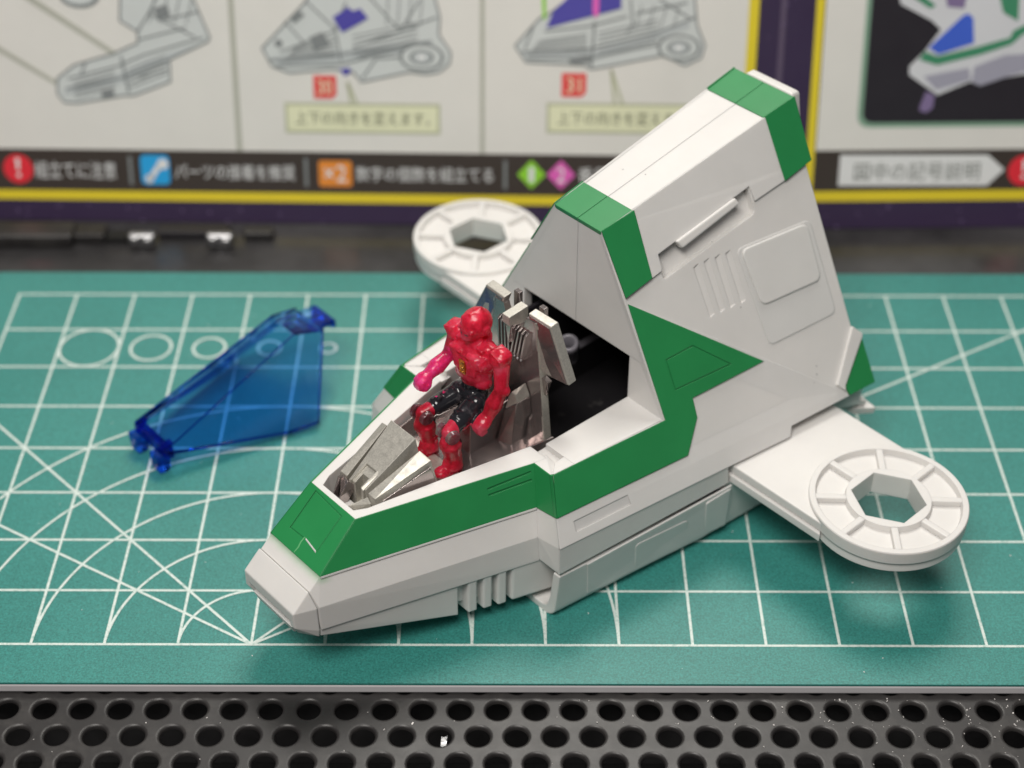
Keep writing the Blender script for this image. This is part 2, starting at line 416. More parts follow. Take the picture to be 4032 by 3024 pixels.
# ----- things behind the mat
def build_back_gear():
    root = empty('tool_case', (-3.0, 10.0, -.2)); tag(root, 'low black case with two shiny latches behind the cutting mat', 'case')
    R = lambda x, y, z: (x+3.0, y-10.0, z+.2)
    bm = bmesh.new(); box(bm, R(-6.6, 9.92, -.06), (4.3, .5, .27)); obj('side_rail', bm, M['plate'], root, bevel=.06, seg=3)
    bm = bmesh.new(); box(bm, R(-4.2, 10.02, -.1), (.6, .4, .18)); obj('hinge_block', bm, M['plate'], root, bevel=.04)
    bm = bmesh.new(); box(bm, R(-2.3, 10.12, -.12), (1.3, .28, .14)); obj('black_rail', bm, M['dark'], root, bevel=.03)
    bm = bmesh.new(); box(bm, R(-3.68, 9.98, -.14), (.4, .26, .10)); obj('black_slot', bm, M['deep'], root, bevel=.01)
    bm = bmesh.new(); box(bm, R(-1.1, 10.02, -.1), (.55, .22, .18)); obj('hinge_block', bm, M['plate'], root, bevel=.04)
    for k, x in enumerate((-3.2, -1.78)):
        bm = bmesh.new(); box(bm, (0, 0, 0), (.48, .16, .26)); box(bm, (-.12, -.1, .02), (.16, .1, .2)); box(bm, (.12, -.1, .0), (.16, .1, .2))
        o = obj('latch', bm, M['chrome'], root, bevel=.05, seg=3); o.location = Vector(R(x, 9.78, -.06))*U
build_back_gear()

# ================================================================= BOOKLET
S0 = Vector((8.578, 10.3314, -.2))
def build_booklet():
    root = empty('instruction_booklet', S0); tag(root, 'open instruction booklet standing upright behind the cutting mat', 'booklet')
    FR = {'L': (Vector((.9998, -.0175, 0)), Vector((-.0168, -.9611, .2756)), Vector((.0048, .2756, .9613))),
          'R': (Vector((.9998, .0209, 0)), Vector((.0201, -.9611, .2756)), Vector((-.0058, .2756, .9613)))}
    TOP = 11.5
    def P(pg, u, v, d=0):
        h, n, up = FR[pg]; return h*u+up*v+n*d
    layer = [0]
    def page(pg, u0, u1):
        bm = bmesh.new()
        prism(bm, [P(pg, u0, .012), P(pg, u1, .012), P(pg, u1, TOP), P(pg, u0, TOP)], -.12, 0, nrm=FR[pg][1])
        return obj('page', bm, PC['purple'], root, bevel=.01)
    pgs = {'L': page('L', -17.5, -.004), 'R': page('R', .004, 17.5)}
    def pr(name, pg, polys, colr, z):
        many = name in ('drawing_line', 'margin_speck')
        if not many and len(polys) > 1:
            for q in polys: pr(name, pg, [q], colr, z)
            return
        bm = bmesh.new()
        for poly in polys:
            vs = [bm.verts.new(P(pg, u, v, .004+z*.004)) for u, v in poly]
            try: bm.faces.new(vs)
            except Exception: pass
        o = obj(name, bm, PC[colr], pgs[pg], keep=True)
        if many and len(polys) > 1: o['kind'] = 'stuff'
        return o
    rect = lambda a, b, c, d: [(a, b), (c, b), (c, d), (a, d)]
    def circ(u, v, r, n=28, ry=None): return [(u+r*math.cos(2*PI*i/n), v+(ry or r)*math.sin(2*PI*i/n)) for i in range(n)]
    def rr(a, b, c, d, r): return [(p.x, p.y) for p in rounded([(a, b, 0), (c, b, 0), (c, d, 0), (a, d, 0)], r, 5)]
    def line(a, b, w):
        a, b = Vector(a), Vector(b); d = (b-a).normalized(); n = Vector((-d.y, d.x))*w/2
        return [tuple(a-n), tuple(b-n), tuple(b+n), tuple(a+n)]
    def pline(pts, w, close=False):
        q = list(pts)+([pts[0]] if close else [])
        return [line(a, b, w) for a, b in zip(q, q[1:])]
    # left page
    pr('panel_print', 'L', [rect(-17, 1.30, -.90, TOP-.4)], 'paper', 0)
    pr('band_print', 'L', [rect(-17, .60, -.90, 1.38)], 'band', 1)
    pr('border_print', 'L', [rect(-17, .42, -.74, .60), rect(-.92, .60, -.74, TOP-.3)], 'yellow', 2)
    pr('divider_print', 'L', [rect(-10.08, 1.385, -9.98, 9), rect(-5.64, 1.385, -5.56, 9)], 'div', 1)
    pr('divider_print', 'L', [rect(-12.09, .72, -12.03, 1.26), rect(-8.86, .72, -8.80, 1.26), rect(-5.21, .72, -5.15, 1.26)], 'stroke', 2)
    pr('fold_print', 'L', [rect(-.36, .9, -.26, TOP)], 'fold', 1)
    pr('icon_print', 'L', [circ(-14.13, 1.0, .275)], 'red', 2)
    pr('icon_mark', 'L', [[(-14.17, 1.2), (-14.09, 1.2), (-14.105, .98), (-14.155, .98)], circ(-14.13, .88, .04)], 'white', 3)
    pr('icon_print', 'L', [rr(-11.87, .73, -11.34, 1.29, .1)], 'blue', 2)
    pr('icon_mark', 'L', [line((-11.72, .82), (-11.52, 1.1), .10), circ(-11.46, 1.12, .10), circ(-11.72, .84, .08)], 'white', 3)
    pr('icon_print', 'L', [rr(-8.60, .73, -7.99, 1.22, .06)], 'orange', 2)
    pr('icon_print', 'L', [[(-4.96, 1.0), (-4.70, .73), (-4.44, 1.0), (-4.70, 1.28)]], 'lime', 2)
    pr('icon_print', 'L', [[(-4.42, 1.0), (-4.16, .73), (-3.90, 1.0), (-4.16, 1.28)]], 'pink', 2)
    for (a, b, c, d, x) in ((-8.63, 2.37, -8.22, 2.79, '30'), (-4.18, 2.45, -3.74, 2.88, '31')):
        pr('tag_print', 'L', [[(a, b), (c-.08, b), (c, b+.08), (c, d), (a, d)]], 'tag', 2)
    for (a, b, c, d) in ((-9.12, 1.78, -6.41, 2.24), (-4.39, 1.83, -1.66, 2.29)):
        pr('caption_frame', 'L', [rect(a-.05, b-.05, c+.05, d+.05)], 'olive', 1)
        pr('caption_box', 'L', [rect(a, b, c, d)], 'cream', 2)
    pr('pointer_print', 'L', [line((-8.02, 2.68), (-7.96, 2.28), .05), line((-8.02, 2.68), (-7.86, 2.28), .05), line((-3.30, 2.95), (-3.22, 2.33), .05), line((-3.30, 2.95), (-3.08, 2.33), .05)], 'olive', 2)
    pr('arrow_print', 'L', [[(-13.75, 4.15), (-13.55, 4.15), (-12.12, 3.16), (-12.18, 3.10)], [(-14.6, 3.5), (-14.6, 3.38), (-13.27, 2.56), (-13.26, 2.64)]], 'div', 3)
    d1 = [(-12.91, 2.93), (-12.19, 3.14), (-11.73, 3.34), (-11.72, 3.54), (-12.02, 3.73), (-11.96, 4.3), (-10.75, 4.3), (-10.44, 3.45), (-10.48, 3.38), (-11.19, 3.05), (-11.2, 2.65), (-11.89, 2.39), (-12.06, 2.39), (-12.92, 2.24), (-13.15, 2.25), (-13.26, 2.4), (-13.24, 2.68)]
    d2 = [(-9.52, 3.27), (-8.72, 4.08), (-8.6, 4.3), (-6.46, 4.3), (-6.35, 3.86), (-6.37, 3.54), (-6.16, 3.23), (-6.18, 3.03), (-6.36, 2.88), (-6.6, 2.83), (-6.9, 2.87), (-7.77, 2.68), (-7.91, 2.86), (-8.3, 2.91), (-9.05, 2.83), (-9.36, 2.95)]
    d3 = [(-5.02, 3.36), (-4.59, 3.85), (-4.42, 3.93), (-3.94, 4.3), (-1.89, 4.3), (-1.82, 3.76), (-1.66, 3.4), (-1.72, 3.18), (-2.0, 3.04), (-2.38, 3.22), (-3.57, 2.97), (-3.67, 2.96), (-3.77, 3.03), (-4.82, 3.07)]
    for d in (d1, d2, d3):
        pr('drawing_print', 'L', [d], 'grey', 1)
        pr('drawing_line', 'L', pline(d, .035, True), 'stroke', 4)
    pr('drawing_shade', 'L', [[(-13.1, 2.53), (-12.13, 2.77), (-11.61, 3.02), (-10.65, 3.33), (-10.48, 3.38), (-11.19, 3.05), (-12.04, 2.62), (-13.16, 2.38)],
                             [(-9.40, 3.1), (-8.3, 3.22), (-6.5, 3.45), (-6.45, 3.3), (-8.2, 3.02), (-9.2, 2.95)], [(-4.9, 3.25), (-3.6, 3.3), (-1.95, 3.85), (-1.95, 3.7), (-3.6, 3.12), (-4.8, 3.14)]], 'grey2', 2)
    pr('drawing_line', 'L', pline([(-13.05, 2.68), (-12.1, 2.93), (-11.66, 3.12), (-10.55, 3.45)], .03)+pline([(-13.1, 2.5), (-12.05, 2.72), (-11.2, 3.03)], .03)+pline([(-11.72, 3.54), (-11.5, 3.86), (-10.7, 3.45)], .03)+pline([(-11.7, 3.4), (-10.85, 3.62)], .03)
       + pline([(-11.5, 3.86), (-11.3, 4.2)], .03)+pline([(-12.05, 3.1), (-11.97, 2.45)], .04)+pline([(-12.7, 2.98), (-12.8, 2.75)], .03)+pline([(-11.75, 2.72), (-11.25, 2.86)], .03)+pline([(-10.62, 3.9), (-11.2, 3.76)], .03), 'stroke', 4)
    pr('drawing_line', 'L', pline([(-9.42, 3.05), (-8.1, 3.18), (-6.5, 3.42)], .03)+pline([(-9.2, 3.2), (-8.2, 3.6), (-8.0, 4.1)], .03)+pline([(-9.3, 2.95), (-8.1, 3.0), (-6.9, 3.3)], .03)+pline([(-8.12, 3.05), (-8.2, 3.62), (-8.7, 4.1)], .03)+pline([(-7.9, 3.3), (-7.0, 3.62), (-6.4, 3.85)], .03)
       + pline([(-7.6, 4.2), (-7.05, 3.6), (-6.7, 4.15)], .03)+pline([(-7.75, 2.75), (-7.5, 3.1), (-6.9, 3.15)], .03)+pline([(-9.1, 3.75), (-8.75, 3.35)], .03)+pline([(-7.8, 3.12), (-6.95, 3.36)], .03), 'stroke', 4)
    pr('drawing_line', 'L', pline([(-4.9, 3.25), (-3.7, 3.32), (-2.5, 3.62), (-1.85, 3.9)], .03)+pline([(-4.8, 3.13), (-3.65, 3.16), (-2.45, 3.42)], .03)+pline([(-4.5, 3.62), (-3.7, 3.72), (-3.05, 3.9)], .03)+pline([(-3.66, 3.0), (-3.62, 3.8)], .04)+pline([(-4.7, 3.7), (-4.85, 3.3)], .03)
       + pline([(-3.0, 4.2), (-2.95, 3.75), (-3.05, 3.6)], .03)+pline([(-2.9, 3.95), (-2.0, 4.15)], .03)+pline([(-2.5, 4.2), (-1.9, 3.85)], .03)+pline([(-2.45, 3.55), (-2.25, 3.2)], .03), 'stroke', 4)
    hatch = []
    for k in range(5): hatch += pline([(-12.95+.0*k, 2.62-.07*k), (-12.2, 2.83-.075*k)], .018)+pline([(-11.95, 2.85-.08*k), (-11.25, 3.12-.08*k)], .018)
    for k in range(6): hatch += pline([(-9.2+.05*k, 3.02+.05*k), (-8.2, 3.14+.07*k)], .018)+pline([(-7.9, 3.05+.09*k), (-6.75, 3.35+.08*k)], .018)
    for k in range(6): hatch += pline([(-4.8+.04*k, 3.2+.05*k), (-3.75, 3.28+.06*k)], .018)+pline([(-3.55, 3.2+.08*k), (-2.5, 3.47+.075*k)], .018)
    for k in range(4): hatch += pline([(-11.5+.22*k, 3.7), (-11.35+.22*k, 4.2)], .018)+pline([(-7.3+.2*k, 3.7), (-7.25+.2*k, 4.2)], .018)+pline([(-2.9+.22*k, 3.7), (-2.8+.22*k, 4.1)], .018)
    pr('drawing_line', 'L', hatch, 'stroke', 4.5)
    for (u, v, r) in ((-6.68, 3.14, .40), (-2.12, 3.36, .38)):
        pr('drawing_wheel', 'L', [circ(u, v, r, 28, r*.62)], 'stroke', 5); pr('drawing_wheel', 'L', [circ(u, v, r*.86, 28, r*.52)], 'grey', 6)
        pr('drawing_wheel', 'L', [circ(u, v, r*.55, 28, r*.33)], 'stroke', 7); pr('drawing_wheel', 'L', [circ(u, v, r*.42, 28, r*.25)], 'grey2', 8); pr('drawing_wheel', 'L', [circ(u, v, r*.2, 20, r*.12)], 'white', 9)
    pr('drawing_wheel', 'L', [circ(-12.7, 4.17, .36, 24, .22)], 'stroke', 5); pr('drawing_wheel', 'L', [circ(-12.7, 4.17, .29, 24, .16)], 'grey', 6)
    pr('drawing_dark', 'L', [[(-12.47, 2.48), (-12.24, 2.52), (-12.23, 2.36), (-12.45, 2.32)], [(-11.41, 3.95), (-11.16, 4.03), (-11.11, 3.83), (-11.33, 3.73)], [(-8.67, 3.47), (-8.43, 3.57), (-8.29, 3.33), (-8.59, 3.23)],
                            [(-9.0, 3.81), (-8.82, 3.93), (-8.73, 3.86), (-8.93, 3.71)], [(-4.07, 3.15), (-3.7, 3.22), (-3.67, 3.08), (-4.04, 3.05)], circ(-9.22, 3.36, .07)], 'darkgrey', 5)
    pr('drawing_colour', 'L', [[(-8.24, 3.83), (-8.05, 3.95), (-7.97, 4.02), (-7.88, 3.94), (-7.75, 3.99), (-7.61, 3.82), (-8.08, 3.56)], [(-8.15, 2.91), (-7.96, 2.94), (-7.96, 2.84), (-8.06, 2.79)],
                              [(-4.47, 3.68), (-4.35, 3.98), (-4.01, 4.3), (-3.17, 4.3), (-3.16, 4.04)]], 'violet', 6)
    pr('drawing_colour', 'L', [[(-4.57, 4.4), (-4.49, 4.4), (-4.48, 3.85), (-4.53, 3.83)]], 'lime', 7)
    pr('drawing_colour', 'L', [[(-3.66, 4.4), (-3.55, 4.4), (-3.55, 3.96), (-3.60, 3.86), (-3.66, 3.96)]], 'pink', 7)
    # right page
    pr('panel_print', 'R', [rect(.47, 1.50, 17, TOP-.4)], 'paperR', 0)
    pr('band_print', 'R', [rect(.47, .74, 17, 1.50)], 'band', 1)
    pr('border_print', 'R', [rect(.30, .54, 17, .735), rect(.30, .735, .45, TOP-.3)], 'yellow', 2)
    pr('photo_edge', 'R', [rr(1.18, 1.92, 9.5, 9.5, .25)], 'mint', 1)
    pr('photo_print', 'R', [rr(1.27, 2.01, 9.4, 9.4, .2)], 'black', 2)
    pr('photo_print', 'R', [[(1.66, 4.5), (6, 4.5), (6, 3.2), (4.1, 2.87), (3.76, 2.82), (3.33, 2.67), (3.15, 2.75), (2.58, 2.51), (2.44, 2.61), (2.04, 2.88), (2.03, 3.03), (2.28, 3.3), (2.53, 3.68), (2.35, 3.84), (1.78, 4.13)]], 'photo_white', 3)
    pr('photo_print', 'R', [[(3.19, 3.02), (3.71, 3.22), (4.06, 3.24), (6, 3.4), (6, 3.1), (4.1, 2.92), (3.76, 2.82), (3.33, 2.67), (3.17, 2.75)], [(2.3, 2.85), (3.1, 3.0), (3.15, 2.78), (2.55, 2.6)]], 'photo_grey', 4)
    pr('photo_print', 'R', [[(2.34, 3.36), (2.9, 3.93), (2.99, 3.96), (3.08, 3.88), (3.14, 3.44), (2.53, 3.24)]], 'photo_blue', 5)
    pr('photo_print', 'R', [[(2.28, 3.3), (2.51, 3.21), (3.2, 3.37), (3.77, 3.53), (3.81, 3.65), (4.0, 3.75), (6, 4.2), (6, 4.0), (4.01, 3.6), (3.81, 3.41), (3.27, 3.23), (2.52, 3.05), (2.19, 3.15)], [(1.9, 4.3), (2.3, 4.05), (2.4, 4.1), (2.0, 4.4)], [(3.45, 4.4), (3.84, 4.4), (3.88, 3.82), (3.6, 3.97)]], 'photo_green', 5)
    pr('photo_print', 'R', [[(2.37, 2.58), (2.53, 2.51), (2.52, 2.28), (2.41, 2.19), (2.28, 2.23), (2.29, 2.33)], [(2.5, 4.5), (2.95, 4.5), (2.9, 4.05), (2.6, 4.08)]], 'photo_violet', 5)
    pr('arrow_label', 'R', [[(.92, .84), (3.66, .82), (3.95, 1.12), (3.62, 1.40), (.92, 1.42)]], 'white', 3)
    pr('icon_print', 'R', [circ(4.31, 1.1, .29)], 'red', 3); pr('icon_mark', 'R', [[(4.27, 1.3), (4.35, 1.3), (4.335, 1.08), (4.285, 1.08)], circ(4.31, .98, .04)], 'white', 4)
    # pale star specks in the purple margins
    sp = []
    for i in range(46): sp.append((random.uniform(-14.6, -.6), random.uniform(.02, .38), random.uniform(.008, .028)))
    pr('margin_speck', 'L', [circ(u, v, r, 8) for u, v, r in sp], 'spark', 1)
    pr('margin_speck', 'L', [circ(random.uniform(-.62, -.08), random.uniform(.5, 5), random.uniform(.008, .02), 8) for i in range(14)], 'spark', 2)
    pr('margin_speck', 'R', [circ(random.uniform(.3, 5), random.uniform(.05, .48), random.uniform(.008, .028), 8) for i in range(16)], 'spark', 1)
    # lettering
    def text(s, pg, u0, v0, u1, v1, colr, z):
        cu = bpy.data.curves.new('text', 'FONT'); cu.body = s; cu.size = 1; cu.resolution_u = 2
        to = bpy.data.objects.new('text', cu); col.objects.link(to)
        bpy.context.view_layer.update(); dg = bpy.context.evaluated_depsgraph_get()
        me = bpy.data.meshes.new_from_object(to.evaluated_get(dg)); bpy.data.objects.remove(to)
        if not me.vertices: return
        xs = [v.co.x for v in me.vertices]; ys = [v.co.y for v in me.vertices]; a, b, c, d = min(xs), max(xs), min(ys), max(ys)
        for v in me.vertices:
            u = u0+(v.co.x-a)/(b-a)*(u1-u0); t = v0+(v.co.y-c)/(d-c)*(v1-v0)
            v.co = P(pg, u, t, .004+z*.004)*U
        me.materials.append(PC[colr]); o = bpy.data.objects.new('lettering', me); col.objects.link(o); o.parent = pgs[pg]
    text('組立てに注意', 'L', -13.82, .83, -12.33, 1.15, 'white', 3)
    text('パーツの接着を推奨', 'L', -11.24, .84, -9.04, 1.13, 'white', 3)
    text('×2', 'L', -8.50, .82, -8.09, 1.14, 'white', 3)
    text('数字の個数を組立てる', 'L', -7.91, .84, -5.40, 1.12, 'white', 3)
    text('1', 'L', -4.75, .86, -4.65, 1.14, 'white', 3); text('2', 'L', -4.24, .86, -4.08, 1.14, 'white', 3)
    text('番号の順に組立てる', 'L', -3.84, .86, -1.4, 1.15, 'white', 3)
    text('30', 'L', -8.55, 2.45, -8.30, 2.71, 'cream', 3); text('31', 'L', -4.08, 2.53, -3.84, 2.80, 'cream', 3)
    text('上下の向きを変えます。', 'L', -8.98, 1.89, -6.55, 2.14, 'ink', 3)
    text('上下の向きを変えます。', 'L', -4.24, 1.94, -1.80, 2.19, 'ink', 3)
    text('図中の記号説明', 'R', 1.20, .93, 3.50, 1.27, 'arrowink', 4)
build_booklet()
#SHIP#
# ================================================================= TOY SPACECRAFT
SHIP_O = (3.03815881, 2.1009805, 0); SHIP_RZ = math.atan2(-.74115114, .67133821)
ship = empty('toy_spacecraft', SHIP_O, SHIP_RZ)
tag(ship, 'white and green toy spacecraft with open cockpit standing on the green mat', 'toy spacecraft')
# the sloping side of hull and tower is one plane; so is the side of the nose
NW = Vector((.86947, -.11059, .48144)).normalized(); DW = 2.4414/Vector((.86947, -.11059, .48144)).length
NV = Vector((.86455, -.26875, .42465)).normalized(); DV = 2.01837/Vector((.86455, -.26875, .42465)).length
def onW(p): p = Vector(p); return p-NW*(p.dot(NW)-DW)
def onV(p): p = Vector(p); return p-NV*(p.dot(NV)-DV)
def xW(y, z): return (DW-NW.y*y-NW.z*z)/NW.x
def mN(n, s): return Vector((n[0]*s, n[1], n[2]))
def plate(name, poly, nrm, lo, hi, mat, s=1, bevel=0, rnd=0, parent=None):
    q = [Vector(p) for p in poly]
    if rnd: q = rounded(q, rnd)
    q = [Vector(mx(p, s)) for p in q]
    bm = bmesh.new(); prism(bm, q, lo, hi, nrm=mN(nrm, s))
    return obj(name, bm, mat, parent or ship, bevel=bevel)
def hullobj(name, pts, mat, s=1, both=False, bevel=0):
    bm = bmesh.new(); q = [mx(p, s) for p in pts]
    if both: q += [mx(p, -1) for p in pts]
    hull(bm, q); return obj(name, bm, mat, ship, bevel=bevel)

A = V(.467, -2.444, 2.265); E_ = V(1.199, -.060, 2.27); B = V(.525, -3.103, 1.720); Gi = V(1.434, -.177, 1.721)
Pi = V(1.590, -.282, 1.337); S1 = V(.662, -3.252, 1.348); S2 = V(.670, -3.250, .94); Pi2 = V(1.614, -.29, .91)
F_ = V(1.557, 0, 2.27); G_ = V(1.818, -.178, 1.772); P_ = V(2.0, -.300, 1.40); P2 = V(2.022, -.296, .955)
H_ = V(.42, 1.851, 4.71); K_ = V(.53, 5.491, 5.386); Q_ = V(1.745, 1.870, 2.27)
C_ = V(.527, -3.285, 1.560)
step_y = lambda x, z: -0.67827 + 0.28655*z + -0.00141*x
for q_ in (E_, F_, G_, Gi, P_, Pi): q_.y = step_y(q_.x, q_.z)
for q_ in (E_, Gi, Pi, A, B): q_.x = (DV-NV.y*q_.y-NV.z*q_.z)/NV.x
for q_ in (F_, G_, P_): q_.x = xW(q_.y, q_.z)

# ---- nose hull with the cockpit hollow
bm = bmesh.new(); pts = [A, E_, B, C_, S1, S2, Pi, Pi2, (1.25, .16, 2.268), (1.60, .12, 1.30), (1.60, .12, .91)]
hull(bm, [tuple(p) for p in pts]+[mx(p, -1) for p in pts])
front = obj('nose_hull', bm, M['white_nose'], ship)
bm = bmesh.new()
rim = [(.325, -2.365), (.415, -2.20), (.655, -1.09), (.935, .13), (1.0, .5)]
loop = [(x, y) for x, y in rim]+[(-x, y) for x, y in reversed(rim)]
low = [(x*.97, y) for x, y in rim]; lowl = low+[(-x, y) for x, y in reversed(low)]
a = [bm.verts.new((x, y, 2.5)) for x, y in loop]; b = [bm.verts.new((x, y, 1.80)) for x, y in lowl]
bm.faces.new(a); bm.faces.new(list(reversed(b)))
for i in range(len(a)):
    j = (i+1) % len(a); bm.faces.new((a[j], a[i], b[i], b[j]))
cut(front, bm)
# green deck on the nose, with its scribed hatch
nD = (B-A).cross(V(1, 0, 0)).normalized(); nD = nD if nD.z > 0 else -nD
dk = plate('green_nose_deck', [A, mx(A, -1), mx(B, -1), B], nD, -.02, .018, M['green'])
hd = lambda x, t: A.lerp(B, t)*1+Vector((x-A.lerp(B, t).x, 0, 0))
bm = bmesh.new()
hp = [hd(-.31, .06), hd(.27, .10), hd(.27, .74), hd(-.31, .735)]
groove(bm, hp[0]+nD*.018, hp[3]+nD*.018, .018, .015, nD); cut(dk, bm)
bm = bmesh.new(); groove(bm, hp[0]+nD*.018, hp[1]+nD*.018, .012, .008, nD); cut(dk, bm)
bm = bmesh.new(); groove(bm, hp[1]+nD*.018, hp[2]+nD*.018, .011, .006, nD); cut(dk, bm)
bm = bmesh.new(); groove(bm, hp[3]+nD*.018, hd(-.02, .72)+nD*.018, .012, .010, nD); cut(dk, bm)
plate('paint_chip', [hd(.0, .70), hd(.25, .745), hd(.27, .775), hd(.01, .725)], nD, .010, .0215, M['white'])
plate('paint_chip', [hd(-.03, .70), hd(-.012, .70), hd(-.02, .80), hd(-.005, .88), hd(-.02, .985), hd(-.032, .985), hd(-.025, .88), hd(-.04, .80)], nD, .010, .0205, flat('pale_scratch', (.12, .40, .17)))
for s in (1, -1):
    gs = plate('green_side_stripe', [A, E_, Gi, B], NV, -.02, .020, M['green'], s)
    bm = bmesh.new()
    g = [onV(p)+NV*.020 for p in ((1.064, -.719, 2.132), (1.240, -.082, 2.178), (1.281, -.107, 2.078), (1.099, -.729, 2.053))]
    groove(bm, V(*mx(g[0], s)), V(*mx(g[1]-V(.01, .04, 0), s)), .024, .016, mN(NV, s)); cut(gs, bm)
    bm = bmesh.new(); groove(bm, V(*mx(g[3], s)), V(*mx(g[2]-V(.01, .04, 0), s)), .024, .016, mN(NV, s)); cut(gs, bm)
    # small ledge under the stripe and the parting line of the lower band
    plate('hull_ledge', [B+V(0, 0, 0), Gi, Gi-V(-.012, .003, .03), B-V(-.01, .0, .03)], NV, -.01, .022, M['white'], s)
for s in (1, -1): hullobj('green_corner', [A+NV*.020, B+NV*.020, A+nD*.018, B+nD*.018, A+V(-.03, .0, -.03), B+V(-.03, 0, -.03)], M['green'], s)
# cap at the very tip
D1 = V(.535, -3.577, 1.345); D2 = V(.542, -3.577, 1.10); D3 = V(.50, -3.50, .93)
C2 = V(.532, -3.306, 1.585); T1 = V(.655, -3.272, 1.340); T2 = V(.662, -3.270, .93); T3 = V(.64, -3.27, .80)
cap = hullobj('nose_cap', [C2, D1, D2, D3, T1, T2, T3], M['white'], both=True, bevel=.02)
bm = bmesh.new(); prism(bm, [(-.47, -3.70, 1.20), (.47, -3.70, 1.20), (.44, -3.50, 1.16), (-.44, -3.50, 1.16)], -.17, 0, nrm=(0, 0, 1)); cut(cap, bm)
hullobj('nose_lip', [(.43, -3.55, 1.02), (.40, -3.50, .86), (.43, -3.2, .86), (.43, -3.2, 1.02)], M['white'], both=True, bevel=.015)
# ---- underside of the nose: long chin, four ribs, block
def fx(y, d=0): return .670+(1.614-.670)*(y+3.25)/2.96-d
def under(name, y0, y1, z00, z01, z10, z11, d, bev=.02):
    return hullobj(name, [(fx(y0, d), y0, z01), (fx(y0, d+.01), y0, z00), (fx(y1, d), y1, z11), (fx(y1, d+.01), y1, z10)], M['white'], both=True, bevel=bev)
under('chin', -3.255, -1.41, .80, .945, .33, .93, .022, .015)
under('chin_core', -3.0, -.2, .62, .93, .36, .93, .13)
for i, (ya, yb) in enumerate(((-1.275, -1.150), (-1.06, -.940), (-.855, -.735))):
    z = .315-.02*i; under('cooling_rib', ya, yb, z, .92, z, .92, .012, .022)
under('chin_block', -.655, .3, .275, .925, .26, .925, .012, .03)

